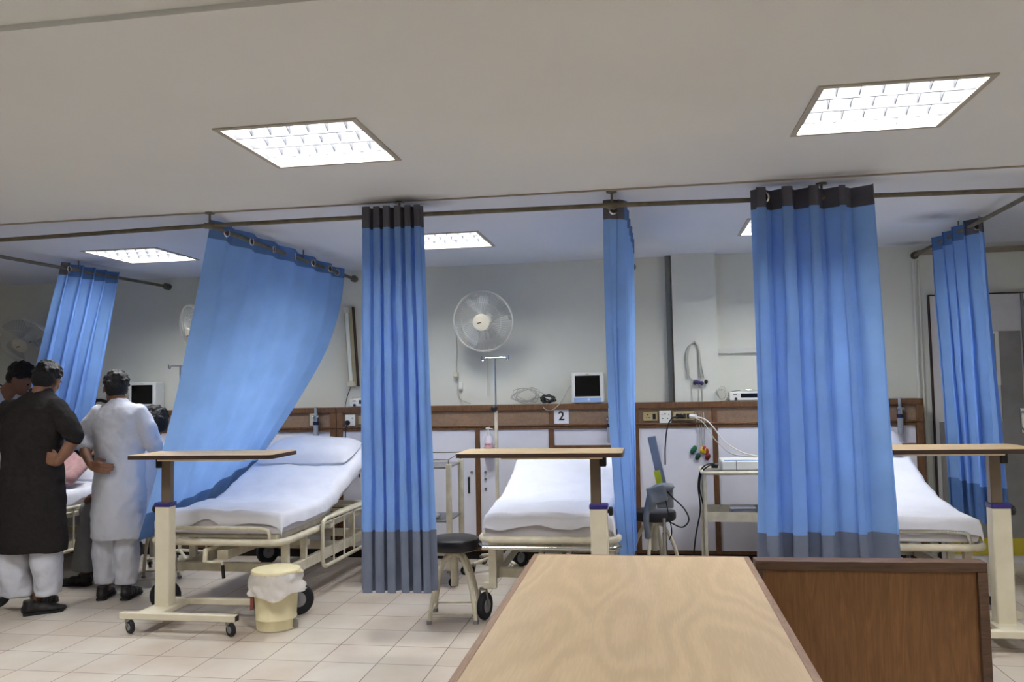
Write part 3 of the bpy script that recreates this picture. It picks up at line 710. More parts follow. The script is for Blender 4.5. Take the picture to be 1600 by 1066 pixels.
st = stool(); st.location = (-1.25, 5.22, 0); st.rotation_euler = (0, 0, .12); tag(st, 'black topped revolving stool beside the narrow curtain', 'stool', 'revolving stools')
s2 = copy_tree(st); s2.location = (.02, 6.45, 0); s2.rotation_euler = (0, 0, .5); tag(s2, 'black topped revolving stool behind the blood pressure stand', 'stool', 'revolving stools')
s3 = copy_tree(st); s3.location = (-3.82, 5.95, 0); tag(s3, 'revolving stool under the seated person in grey trousers', 'stool', 'revolving stools')

# ------------------------------------------------------------------ blood pressure stand
def bp():
    t = empty('blood_pressure_stand', (.09, 6.05, 0), 0, 'grey blood pressure gauge on a pole stand, before the black stool', 'blood pressure stand')
    MB().cyl((0, 0, .05), (0, 0, .5), .012, 14).cyl((0, 0, .05), (0, 0, .4), .017, 14).build('pole', CHROME, t)
    b = MB()
    for k in range(5):
        a = k*2*pi/5+.3; b.tube([(0, 0, .07), (.2*cos(a), .2*sin(a), .05)], .011, 8)
    b.build('base', STEEL, t)
    for k in range(5):
        a = k*2*pi/5+.3; caster('caster', .2*cos(a), .2*sin(a), t, r=.02, w=.014, ztop=.05)
    GB = mat('blue_grey_gauge', (122, 132, 150), .4, .05)
    MB().box((-.03, .0, .87), (.06, .04, .44), (0, radians(-11), 0)).build('gauge_box', GB, t, bevel=.005)
    MB().box((-.034, -.022, .80), (.045, .004, .09), (0, radians(-11), 0)).build('yellow_label', mat('yellow_label', (190, 196, 40), .5), t)
    MB().box((.01, 0, .665), (.12, .07, .17)).build('cuff_basket', mat('grey_basket', (128, 132, 136), .45), t, bevel=.01)
    CU = mat('grey_cuff_cloth', (120, 124, 128), .8, .1)
    c_ = MB(); c_.box((-.045, -.05, .68), (.13, .06, .12), (0, -.3, 0)); c_.ell((.0, -.04, .73), (.08, .04, .03)); c_.ell((-.085, -.05, .64), (.035, .035, .09))
    c_.tube(bez([(-.1, -.05, .65), (-.125, -.06, .52), (-.115, -.06, .37)], 14), [.03]*8+[.024]*7 if False else .024, 10)
    c_.build('cuff', CU, t, remesh=.007, sm=3, disp=.012)
    MB().tube(bez([(.0, -.03, .73), (.06, -.04, .66), (.14, -.05, .58), (.17, -.05, .5), (.12, -.05, .45), (.03, -.05, .49)], 40), .005, 8).build('air_tube', CABLEB, t)
    MB().tube(bez([(.0, -.04, .72), (.03, -.05, .55), (.05, -.05, .42), (.03, -.05, .36)], 24), .004, 8).build('air_tube', CABLEB, t)
bp()

# ------------------------------------------------------------------ trolleys
def trolley_left():
    t = empty('bedside_trolley', (-1.75, 6.2, 0), 0, 'cream bedside trolley with gallery rail, right of the narrow curtain', 'trolley')
    xs, ys = (-.28, .28), (-.2, .2)
    for x in xs:
        for y in ys:
            MB().span((x-.02, y-.015, .12), (x+.02, y+.015, .9)).build('post', CREAM_OLD, t, bevel=.004)
            caster('caster', x, y, t, r=.035, w=.02, ztop=.12, turn=.4)
    MB().span((-.28, -.2, .865), (.28, .2, .88)).build('top_tray', GLASSG, t, bevel=.003)
    MB().span((-.28, -.2, .47), (.28, .2, .485)).build('shelf', GLASSG, t, bevel=.003)
    MB().span((-.28, -.2, .15), (.28, -.18, .18)).span((-.28, .18, .15), (.28, .2, .18)).span((-.28, -.2, .15), (-.26, .2, .18)).span((.26, -.2, .15), (.28, .2, .18)).build('lower_frame', CREAM_OLD, t)
    g = MB().tube([(-.28, .2, .955), (.28, .2, .955), (.28, -.2, .93), (-.28, -.2, .93)], .005, 8, closed=True)
    for x in xs:
        for y in ys: g.cyl((x, y, .89), (x, y, .955 if y > 0 else .93), .007, 8)
    g.build('gallery_rail', CHROME, t)
    tag(MB().ell((0, 0, 0), (.035, .03, .022)).build('cotton_wad', mat('cotton_wool', (235, 235, 235), .9, bump=.4), None, remesh=.005), 'white cotton wad on the shelf of the left trolley', 'cotton wad').location = (-1.6, 6.12, .5045)
trolley_left()
def trolley_right():
    t = empty('instrument_trolley', (.65, 6.58, 0), 0, 'steel trolley with open shelf left of the widest hanging curtain', 'trolley')
    for x in (-.25, .25):
        for y in (-.2, .2):
            MB().cyl((x, y, .08), (x, y, .78), .013, 12).build('post', CREAM_OLD, t); caster('caster', x, y, t, r=.03, w=.018, ztop=.09, turn=1)
    MB().span((-.26, -.21, .775), (.26, .21, .785)).build('top_tray', GLASSG, t)
    MB().tube(rrect(-.26, .26, -.21, .21, .79, .04, 4), .014, 10, closed=True).build('tray_rim', CREAM_OLD, t)
    s = MB().span((-.25, -.2, .43), (.25, .2, .44)).span((-.25, -.205, .43), (.25, -.2, .50)).span((-.25, .2, .43), (.25, .205, .5)); s.build('shelf', CREAM_OLD, t)
    e = empty('ecg_machine', (.74, 6.54, .804), 0, 'white ECG recorder box lying on the steel trolley', 'medical device')
    MB().span((-.21, -.14, 0), (.21, .14, .075)).build('case', WHITEP, e, bevel=.01)
    MB().span((-.19, -.135, .073), (.19, -.11, .078)).build('blue_panel', mat('pale_blue_panel', (120, 160, 205), .4), e)
    MB().span((-.105, -.142, .0), (-.1, -.138, .075)).build('seam', GREYHUB, e)
    b = empty('plastic_box', (.68, 6.5, .4405), 0, 'clear plastic box on the shelf of the steel trolley', 'box')
    MB().span((-.09, -.07, 0), (.09, .07, .075)).build('body', mat('translucent_plastic', (190, 192, 205), .3, .05, trans=.4), b, bevel=.006)
    MB().span((-.095, -.075, .075), (.095, .075, .085)).build('lid', mat('translucent_lid', (200, 204, 214), .3, .05), b, bevel=.003)
trolley_right()

# ------------------------------------------------------------------ IV pole
def iv(x, label):
    t = empty('drip_stand', (x, 6.62, 0), 0, label, 'drip stand')
    MB().cyl((0, 0, 1.28), (0, 0, 1.70), .007, 12).build('upper_pole', CHROME, t)
    MB().cyl((0, 0, .1), (0, 0, 1.29), .0145, 14).build('lower_tube', CREAM_OLD, t)
    h = MB().tube(bez([(-.11, 0, 1.715), (-.11, 0, 1.685), (-.095, 0, 1.68), (-.085, 0, 1.70), (0, 0, 1.70), (.085, 0, 1.70), (.095, 0, 1.68), (.11, 0, 1.685), (.11, 0, 1.72)], 48), .005, 8)
    h.build('hook_bar', CHROME, t)
    MB().ell((-.012, -.01, 1.29), (.03, .028, .028)).build('clamp_knob', BLACKP, t)
    b = MB()
    for k in range(4): b.tube([(0, 0, .12), (.24*cos(.78+k*pi/2), .24*sin(.78+k*pi/2), .075)], .013, 8)
    b.build('base', CREAM_OLD, t)
    for k in range(4): caster('caster', .24*cos(.78+k*pi/2), .24*sin(.78+k*pi/2), t, r=.03, w=.018, ztop=.075, turn=k)
iv(-1.22, 'thin drip stand with two hooks, below the middle fan')
iv(-4.0, 'drip stand of which one hook shows left of the widest tilted curtain')

# ------------------------------------------------------------------ wall fans
def fan(loc, label, tilt, turn, wallz=None):
    t = empty('wall_fan', (loc[0], WALL, loc[2]), 0, label, 'fan', 'wall fans')
    FP = mat('fan_white', (214, 212, 204), .45, .06); BLD = mat('fan_blade', (176, 180, 178), .4, .05)
    c = Vector((0, loc[1]-WALL, 0)); R = (Matrix.Rotation(turn, 3, 'Z') @ Matrix.Rotation(tilt, 3, 'X'))
    def W(p): return R @ Vector(p) + c        # local: fan faces -Y
    r = .255
    mb = MB(); mb.tube([W((r*cos(a), 0, r*sin(a))) for a in [2*pi*k/48 for k in range(48)]], .008, 8, closed=True); 
    mb.tube([W((r*cos(a), .022, r*sin(a))) for a in [2*pi*k/48 for k in range(48)]], .006, 8, closed=True); mb.build('rim', FP, t)
    g = MB(); b = MB(); nw = 64
    for k in range(nw):
        a = 2*pi*k/nw; ca, sa = cos(a), sin(a)
        g.tube([W((q*ca, y, q*sa)) for q, y in ((.07, -.07), (.14, -.068), (.205, -.05), (.24, -.025), (r, 0))], .0013, 4)
        b.tube([W((q*ca, y, q*sa)) for q, y in ((r, .022), (.24, .06), (.2, .085), (.12, .1), (.06, .105))], .0013, 4)
    for q, y in ((.17, -.064),): g.tube([W((q*cos(a), y, q*sin(a))) for a in [2*pi*k/40 for k in range(40)]], .002, 6, closed=True)
    g.build('front_grille', FP, t); b.build('rear_grille', FP, t)
    MB().lathe([(.07, 0), (.074, .006), (.07, .014), (.05, .02), (.0, .022)], W((0, -.062, 0)), R @ Vector((0, -1, 0)), 32).build('badge', mat('ivory_badge', (222, 216, 196), .4), t)
    MB().box(W((-.012, -.086, .0)), (.035, .003, .008), (0, radians(-12), turn)).build('badge_mark', mat('dark_badge_print', (90, 60, 50), .5), t)
    for k in range(3):
        a0 = 2*pi*k/3+pi/2
        def f(u, v):
            rr = .04+u*.18; wd = .55+.55*sin(u*pi*.75); a = a0+(v-.5)*wd+.25*u
            return W((rr*cos(a), .02-(v-.5)*.06*(1-.4*u), rr*sin(a)))
        MB().grid(f, 12, 10).build('blade', BLD, t)
    m_ = MB().lathe([(.03, 0), (.06, .02), (.065, .08), (.055, .13), (.03, .15)], W((0, .03, 0)), R @ Vector((0, 1, 0)), 28)
    m_.ell(W((0, .1, -.04)), (.045, .06, .05)); m_.build('motor', FP, t)
    e = W((0, .12, -.06)); br = MB().tube(bez([e, (0, e.y+.03, e.z-.06), (0, -.06, e.z-.1), (0, -.02, e.z-.08)], 16), .022, 12)
    br.span((-.05, -.035, e.z-.16), (.05, 0, e.z+.02)); br.build('bracket', FP, t, bevel=.005)
    MB().tube([(-.02, -.05, e.z-.12), (-.018, -.045, e.z-.42)], .0015, 6).build('pull_cord', CABLEW, t)
    MB().tube([(-.018, -.045, e.z-.42), (-.018, -.045, e.z-.60)], .005, 6).build('cord_handle', OFFW, t)
    return t
fan((-1.36, 6.85, 2.02), 'white wall fan left of the bunched curtain, above the number 2 sheet', radians(12), radians(-3))
fan((-5.68, 6.80, 1.97), 'wall fan at the far left edge, tilted downwards', radians(38), radians(8))
fan((-3.98, 6.85, 2.0), 'wall fan mostly hidden behind the wide tilted curtain', radians(20), radians(-35))

# ------------------------------------------------------------------ things on the ledge and the wall
LEDGE = 1.3105
def monitor(x, label, w=.27, h=.26, y=7.045):
    t = empty('patient_monitor', (x, y, LEDGE), 0, label, 'monitor', 'patient monitors')
    MB().span((-w/2, -.065, .004), (w/2, .08, h)).build('case', WHITEP, t, bevel=.008)
    MB().span((-w/2+.03, -.068, .06), (w/2-.03, -.064, h-.025)).build('screen', SCREEN, t)
    MB().span((-w/2+.02, -.068, .015), (w/2-.02, -.064, .048)).build('button_strip', mat('pale_blue_strip', (150, 180, 226), .4), t)
    MB().ell((.03*w, -.068, .032), (.011, .004, .011), n=12).build('dial', WHITEP, t)
    f = MB()
    for s in (-1, 1): f.span((s*w*.35-.015, -.05, 0), (s*w*.35+.015, .06, .006))
    f.build('feet', BLACKP, t)
    MB().span((-.012, -.067, h-.018), (.012, -.064, h-.012)).build('maker_mark', mat('mark_gold', (170, 160, 120), .5), t)
monitor(-.50, 'white patient monitor with black screen left of the bunched curtain, near the number 2 sheet')
monitor(-4.60, 'white patient monitor with black screen on the ledge behind the man in white')
def pulse(x, label, w=.3, mirror=1):
    t = empty('pulse_oximeter', (x, 7.03, LEDGE), 0, label, 'medical device', 'small white bedside devices')
    MB().span((-w/2, -.05, .003), (w/2, .07, .075)).build('case', WHITEP, t, bevel=.006)
    MB().span((-w/2+.09, -.053, .028), (w/2-.02, -.049, .062)).build('display', SCREEN, t)
    MB().cyl((-w/2+.05, -.062, .018), (-w/2+.05, -.05, .018), .012, 14).build('socket', BLACKP, t)
    f = MB()
    for s in (-1, 1): f.span((s*w*.38-.012, -.04, 0), (s*w*.38+.012, .06, .004))
    f.build('feet', BLACKP, t)
    MB().tube(bez([(-w/2+.02, -.04, .08), (0, .0, .09), (w/2-.02, -.03, .083)], 12), .004, 8).build('carry_handle', CHROME, t)
    MB().span((-w/2+.03, -.053, .05), (-w/2+.06, -.049, .06)).build('button', GREYHUB, t)
pulse(.81, 'small white device with dark display on the ledge right of the pillar')
pulse(-2.47, 'small white device on the ledge left of the narrow curtain', .26)

def cable_pile(c, label, m_, seed, w=.3, h=.11, n=9, r=.0035, extra=None):
    rnd = random.Random(seed); P = []
    for i in range(n*4):
        a = i*2*pi/4+rnd.uniform(-.5, .5); rr = rnd.uniform(.5, 1)
        P.append((cos(a)*w/2*rr, rnd.uniform(-.03, .03), r+h/2+sin(a)*h/2*rr*.95))
    P = bez(P, n*32); P = [Vector((p.x, p.y, max(r+.001, p.z))) for p in P]
    o = MB().tube(P, r, 6).build('cable_coil', m_); o.location = c; tag(o, label, 'cable', 'tangled cables on the ledge'); return o
cable_pile((-1.02, 7.03, LEDGE), 'loose coil of pale grey cable on the ledge right of the drip stand', CABLEW, 3, .3, .15, 6)
cable_pile((-.84, 7.02, LEDGE), 'knot of black cable on the ledge, left of the patient monitor', CABLEB, 5, .14, .08, 6, .006)
cable_pile((-5.05, 7.03, LEDGE), 'tangle of black cable on the ledge left of the man in white', CABLEB, 8, .3, .12, 8, .006)
cable_pile((.60, 7.01, LEDGE), 'thin grey cable loop on the ledge at the pillar foot', CABLEW, 12, .1, .13, 3, .003)
o = MB().tube(bez([(-.9, 6.985, 1.325), (-.86, 6.955, 1.27), (-.80, 6.95, 1.26), (-.72, 6.96, 1.33), (-.66, 7.0, 1.44), (-.63, 7.03, 1.47)], 40), .0035, 8).build('monitor_lead', CABLEW)
tag(o, 'pale lead looping from the coil up to the patient monitor', 'cable')

def number_sign(x, z, num, label):
    t = empty('number_sign', (x, BOARD+.009, z), 0, label, 'sign', 'bed number sheets')
    MB().span((-.062, -.0022, -.06), (.062, .0, .06)).build('paper', mat('white_paper', (232, 232, 236), .7), t)
    cu = bpy.data.curves.new('numeral', 'FONT'); cu.body = num; cu.size = .105; cu.align_x = 'CENTER'; cu.align_y = 'CENTER'; cu.extrude = .0004; cu.offset = .0022
    tmp = bpy.data.objects.new('tmp', cu); col.objects.link(tmp); bpy.context.view_layer.update()
    me = bpy.data.meshes.new_from_object(tmp.evaluated_get(bpy.context.evaluated_depsgraph_get())); bpy.data.objects.remove(tmp); bpy.data.curves.remove(cu)
    o = bpy.data.objects.new('numeral', me); me.materials.clear(); me.materials.append(BLACKP); col.objects.link(o); o.parent = t
    o.location = (0, -.0035, 0); o.rotation_euler = (pi/2, 0, 0)
number_sign(-.725, 1.205, '2', 'white sheet with a black 2 on the brown panelling')
number_sign(-5.22, 1.215, '5', 'white sheet with a black 5 between the two standing men')

def socket(x, z, w, h, m_, label, holes=(), extra=None, y=BOARD+.009):
    t = empty('wall_socket', (x, y, z), 0, label, 'wall socket', 'sockets on the panelling')
    MB().span((-w/2, -.012, -h/2), (w/2, .0, h/2)).build('plate', m_, t, bevel=.003)
    for (a, b, r) in holes: MB().cyl((a, -.0135, b), (a, -.011, b), r, 10).build('hole', BLACKP, t)
    return t
BRASS = mat('beige_socket_plate', (176, 160, 118), .45)
s = socket(.015, 1.195, .115, .07, BRASS, 'beige socket plate at the left end of the right panelling', ((-.02, .015, .006), (-.03, -.01, .005), (-.008, -.01, .005)))
MB().span((.02, -.018, -.022), (.045, -.01, .022)).build('switch', BLACKP, s, bevel=.003)
s = socket(.137, 1.19, .095, .105, WHITEP, 'white three pin socket plate next to the beige one', ((0, .025, .006), (-.02, -.012, .005), (.02, -.012, .005), (-.025, .02, .004), (.028, .018, .004)))
s = socket(.285, 1.195, .175, .07, BRASS, 'long beige socket strip with a white plug in it', ())
for k in range(4): MB().span((-.06+k*.03, -.02, -.02), (-.042+k*.03, -.01, .02)).build('switch', BLACKP, s, bevel=.002)
s = socket(-2.59, 1.195, .09, .10, WHITEP, 'white socket plate left of the narrow curtain', ((.02, .02, .005),)); MB().cyl((-.02, -.03, -.02), (-.02, -.01, -.02), .022, 14).build('plug', BLACKP, s)
s = socket(-2.46, 1.195, .11, .07, BRASS, 'beige socket plate partly behind the narrow curtain', ((.0, .01, .006),)); MB().cyl((0.02, -.035, -.01), (.02, -.01, -.01), .022, 14).build('plug', BLACKP, s)
s = socket(-2.93, 1.21, .07, .11, OFFW, 'small beige switch plate behind the left flow meter', ((.0, .03, .005),))

def flowmeter(x, z, label, y=BOARD-.02):
    t = empty('flow_meter', (x, y, z), 0, label, 'flow meter', 'gas flow meters')
    MB().cyl((0, 0, .05), (0, 0, .13), .012, 12).build('tube', mat('clear_tube', (190, 200, 205), .15, .05, trans=.4), t)
    b = MB().cyl((0, .03, .03), (0, -.01, .03), .014, 12).cyl((-.025, 0, .04), (.03, 0, .04), .016, 12).cyl((0, 0, -.02), (0, 0, .05), .02, 14); b.build('valve', CHROME, t)
    MB().cyl((0, 0, -.03), (0, 0, 0.0), .026, 16).build('knob', mat('dark_blue_knob', (24, 28, 60), .4), t)
    MB().lathe([(.018, -.16), (.022, -.15), (.022, -.03), (.018, -.03)], n=16).build('bottle', mat('clear_bottle', (205, 212, 222), .15, .05, trans=.5), t)
    MB().cyl((0, 0, -.13), (0, 0, -.04), .006, 8).build('inner_tube', mat('blue_stem', (40, 70, 140), .3), t)
flowmeter(-2.90, 1.19, 'chrome flow meter and small bottle right of the wide tilted curtain')
flowmeter(1.96, 1.19, 'flow meter and small bottle right of the widest hanging curtain')
flowmeter(-.32, 1.14, 'flow meter half hidden at the left of the bunched curtain')

def sanitizer():
    t = empty('sanitizer_bottle', (-1.345, BOARD-.045, .86), 0, 'white pump bottle in a bracket on the panelling, left of the drip stand', 'bottle')
    MB().lathe([(.03, 0), (.034, .01), (.034, .16), (.028, .185), (.014, .195), (.014, .21)], n=24).build('body', mat('milky_bottle', (226, 218, 226), .3, .04), t)
    MB().lathe([(.0345, .05), (.0345, .13)], n=24, caps=False).build('label', mat('pink_label', (222, 168, 178), .5), t)
    MB().span((-.025, -.036, .118), (.02, -.033, .123)).build('label_line', mat('dark_red_print', (130, 60, 70), .5), t)
    p = MB().cyl((0, 0, .205), (0, 0, .255), .006, 10).cyl((0, 0, .205), (0, 0, .225), .015, 14).cyl((-.02, 0, .252), (.012, 0, .262), .008, 10); p.tube([(-.01, 0, .256), (.04, -.005, .248)], .005, 8)
    p.build('pump', WHITEP, t)
    w = MB().tube([(-.04, .045, .09), (-.042, -.01, .09), (-.02, -.038, .09), (.02, -.038, .09), (.045, -.01, .09), (.045, .045, .09)], .003, 6)
    w.tube([(.045, .04, .12), (.045, -.01, .09), (.045, -.01, -.005), (-.03, 0, -.005), (-.04, .045, -.005)], .003, 6)
    w.build('wire_bracket', STEEL, t)
sanitizer()

def tube_light():
    t = empty('wall_tube_light', (-2.64, WALL-.03, 1.85), 0, 'unlit vertical fluorescent tube fitting between the tilted and narrow curtains', 'tube light')
    t.rotation_euler = (0, radians(-3.5), 0)
    MB().span((-.035, -.01, -.36), (.045, .03, .36)).build('batten', mat('aged_batten', (178, 170, 140), .5, .2, 6), t, bevel=.004)
    MB().span((.045, -.014, -.36), (.055, .03, .36)).build('dark_edge', DKEDGE, t)
    MB().cyl((.0, -.035, -.31), (.0, -.035, .31), .017, 16).build('tube', mat('unlit_tube', (226, 230, 224), .2), t)
    for s in (-1, 1): MB().span((-.025, -.055, s*.335-.022), (.03, 0, s*.335+.022)).build('lamp_holder', OFFW, t, bevel=.004)
    MB().tube(bez([(-.02, .0, -.36), (-.06, .0, -.45), (-.09, .01, -.54)], 14), .003, 6).build('wire', CABLEB, t)
tube_light()
def cords():
    o = MB().tube(bez([(-1.66, 7.13, 1.95), (-1.655, 7.13, 1.8), (-1.66, 7.12, 1.62), (-1.645, 7.12, 1.55), (-1.65, 7.12, 1.44), (-1.62, 7.12, 1.36), (-1.53, 7.10, 1.325)], 40), .005, 8).build('hanging_flex', CABLEW)
    tag(o, 'thin cord and switch hanging on the wall just right of the narrow curtain', 'cord')
    MB().span((-1.685, 7.095, 1.56), (-1.645, 7.148, 1.60)).build('cord_switch', OFFW, o, bevel=.004)
    MB().span((-1.64, 7.11, 1.45), (-1.61, 7.15, 1.51)).build('ceiling_rose', WHITEP, o, bevel=.003)
cords()

def leads():
    y = WALL-.135
    t = empty('ecg_lead_bundle', (.40, y, 1.78), 0, 'bundle of grey ECG leads with dark clips hanging on the pillar', 'lead bundle')
    m_ = MB(); rnd = random.Random(2)
    for k in range(7):
        j = rnd.uniform(-.012, .012); q = rnd.uniform(-.01, .01)
        m_.tube(bez([(-.065+j, q, -.24+rnd.uniform(-.04, .04)), (-.075+j, q, -.1), (-.05+j*.6, q, -.01), (0, q, .02+j), (.025+j*.6, q, -.03), (.03+j, q, -.14), (.04+j*2, q, -.27)], 42), .0042, 6)
    m_.tube(bez([(-.065, 0, -.24), (-.03, 0, -.29), (.02, 0, -.29)], 12), .0035, 6)
    m_.build('coiled_leads', CABLEW, t)
    for k in range(6):
        a = rnd.uniform(-.035, .07); MB().ell((a+.02, -.012, -.31+rnd.uniform(-.015, .02)), (.016, .012, .018), n=12).build('clip', mat('violet_clip' if k % 2 else 'black_clip', (52, 40, 96) if k % 2 else (30, 34, 34), .4), t)
    w = MB()
    for a, b in ((-.045, -.01), (.02, .03), (.045, .05), (.02, .012)):
        w.tube(bez([(a, 0, -.31), (a*.7+b*.3, -.0, -.45), (b, -.045, -.62), (b, -.05, -.85)], 28), .0028, 6)
    w.build('hanging_leads', CABLEW, t)
    cl = [((30, 96, 74), -.03), ((26, 60, 50), -.005), ((30, 96, 74), -.045), ((214, 178, 40), .035), ((214, 178, 40), .055), ((140, 40, 44), .04), ((110, 30, 34), .075), ((150, 40, 40), .065)]
    for k, (c, x) in enumerate(cl):
        MB().ell((x-.005, -.055, -.89+rnd.uniform(-.04, .035)), (.020, .014, .032), rot=(0, rnd.uniform(-.6, .6), 0), n=12).build('electrode_clip', mat('clip_%d_%d' % (c[0], c[1]), c, .4), t)
    # power cables
    o = MB().tube(bez([(.345, 6.935, 1.195), (.45, 6.93, 1.17), (.52, 6.9, 1.10), (.60, 6.87, .99), (.72, 6.8, .91), (.82, 6.7, .888), (.92, 6.62, .886)], 60), .0055, 8).build('white_power_cable', mat('white_cable', (214, 212, 204), .5))
    tag(o, 'white power cable drooping from the socket strip to the trolley', 'cable'); MB().cyl((.335, 6.95, 1.195), (.385, 6.925, 1.192), .017, 14).build('plug', WHITEP, o)
    o = MB().tube(bez([(.345, 6.94, 1.19), (.44, 6.92, 1.14), (.53, 6.87, 1.0), (.64, 6.78, .90), (.78, 6.64, .89), (.92, 6.5, .886)], 60), .004, 8).build('thin_white_cable', CABLEW)
    tag(o, 'thinner white cable looping below the white power cable', 'cable')
    o = MB().tube(bez([(.245, 6.94, 1.19), (.19, 6.92, 1.18), (.15, 6.92, 1.10), (.13, 6.93, .95), (.125, 6.94, .8)], 40), .006, 8).build('black_power_cable', CABLEB)
    tag(o, 'black power cable hanging from the socket strip behind the pressure gauge', 'cable'); MB().cyl((.225, 6.95, 1.197), (.29, 6.93, 1.19), .016, 12).build('plug', BLACKP, o)
    o = MB().tube(bez([(.50, 6.6, .83), (.44, 6.5, .845), (.385, 6.5, .80), (.36, 6.5, .68), (.37, 6.5, .5), (.33, 6.5, .3), (.29, 6.5, .01)], 50), .006, 8).tube(bez([(.51, 6.58, .82), (.45, 6.49, .835), (.39, 6.5, .78), (.37, 6.5, .66), (.40, 6.5, .5), (.41, 6.5, .3), (.39, 6.5, .01)], 50), .006, 8).build('black_cable_pair', CABLEB)
    tag(o, 'pair of black cables hanging off the left end of the steel trolley', 'cable')
    MB().cyl((.47, 6.6, .825), (.52, 6.6, .825), .02, 12).build('plug', BLACKP, o)
    for k, x in enumerate((-2.585, -2.44)):
        o = MB().tube(bez([(x-.02, 6.94, 1.175), (x-.035, 6.935, 1.1), (x-.03, 6.94, .9), (x+.01, 6.94, .7)] if k == 0 else [(x, 6.935, 1.18), (x-.005, 6.93, 1.1), (x-.05, 6.94, .93), (x-.06, 6.94, .7)], 24), .0055, 8).build('black_flex', CABLEB)
        tag(o, ['black flex hanging from the white socket left of the narrow curtain', 'black flex hanging from the beige socket beside the narrow curtain'][k], 'cable')
leads()

# ------------------------------------------------------------------ desk and panel in the foreground
def desk():
    t = empty('desk', (-.055, 2.35, 0), 0, 'light oak topped desk in the foreground', 'desk')
    x0, x1, y0, y1 = -.43, .435, -1.05, 1.1
    MB().span((x0+.02, y0+.02, .73), (x1-.02, y1-.012, .7605)).build('desk_top', OAK, t)
    e = MB().span((x0, y0, .725), (x0+.022, y1, .762)).span((x1-.022, y0, .725), (x1, y1, .762)).span((x0, y0, .725), (x1, y0+.022, .762)).span((x0, y1-.012, .725), (x1, y1, .762))
    e.build('edge_lipping', TRIMW, t, bevel=.002)
    MB().span((x0+.03, y0+.1, 0), (x0+.05, y1-.04, .727)).build('side_panel', REDW, t); MB().span((x1-.05, y0+.1, 0), (x1-.03, y1-.04, .727)).build('side_panel', REDW, t)
    MB().span((x0+.03, y1-.06, .1), (x1-.03, y1-.04, .727)).build('modesty_panel', REDW, t)
    p = empty('wooden_partition', (.85, 3.43, 0), radians(1.5), 'upright red-brown wooden panel with dark edges right of the oak desk', 'panel')
    a, b = -.452, .40
    MB().span((a+.03, -.008, .02), (b-.03, .035, .725)).build('board', REDW, p)
    MB().span((a, -.025, .72), (b, .05, .757)).span((b-.036, -.025, 0), (b, .05, .72)).span((a, -.025, 0), (a+.03, .05, .72)).span((a, -.02, 0), (b, .045, .04)).build('edge_trim', DKW, p, bevel=.003)
desk()

# ------------------------------------------------------------------ people
def ring(c, rx, ry, n=40, fold=0, k=7, seed=0, z=0, sq=0, rot=0):
    out = []
    for i in range(n):
        a = 2*pi*i/n; f = 1+fold*(.6*sin(k*a+seed)+.4*sin((k*1.7)//1*a+seed*2.3+z*3))
        x, y = cos(a), sin(a); e = 1-sq*.12*(1-abs(x*y)*2) if sq else 1
        X, Y = rx*x*f*e, ry*y*f*e
        out.append(Vector((c[0]+X*cos(rot)-Y*sin(rot), c[1]+X*sin(rot)+Y*cos(rot), c[2])))
    return out
def limb(mb, pts, rs, n=14, cap=True):
    P = [Vector(p) for p in pts]; mb.tube(P, rs, n)
    if cap:
        for p, r in ((P[0], rs[0]), (P[-1], rs[-1])): mb.ell(p, (r, r, r), n=n)
    for p, r in zip(P[1:-1], rs[1:-1]): mb.ell(p, (r, r, r), n=n)
def hand(mb, wrist, d, nrm, side=1, curl=.35, s=1.0):
    """d: direction of fingers, nrm: palm side normal (fingers curl towards it), side: +1/-1 where the thumb is"""
    d = Vector(d).normalized(); nrm = Vector(nrm); nrm = (nrm-d*nrm.dot(d)).normalized(); sd = d.cross(nrm)*side; w = Vector(wrist)
    for q in (-.028, -.010, .010, .028):
        mb.tube([w+sd*q*.7*s, w+d*.045*s+sd*q*s, w+d*.088*s+sd*q*s], [.014*s, .0145*s, .012*s], 10)
    mb.ell(w, (.024*s, .024*s, .024*s), n=12)
    for i, (q, L) in enumerate(((-.031, .062), (-.010, .078), (.011, .084), (.031, .076))):
        p = w+d*.085*s+sd*q*s; dr = d.copy(); P = [p]; a = curl*(1+.1*i)
        for seg in (.45, .32, .23):
            dr = (dr*cos(a)+nrm*sin(a)).normalized(); nn = nrm; p = p+dr*L*seg*s; P.append(p)
        mb.tube(P, [.0095*s, .009*s, .0085*s, .007*s], 8); mb.ell(P[-1], (.007*s,)*3, n=8)
    P = [w+d*.02*s+sd*.022*s, w+d*.045*s+sd*.045*s+nrm*.008*s, w+d*.072*s+sd*.055*s+nrm*.016*s, w+d*.094*s+sd*.054*s+nrm*.022*s]
    mb.tube(P, [.014*s, .0115*s, .010*s, .008*s], 8); mb.ell(P[-1], (.008*s,)*3, n=8)
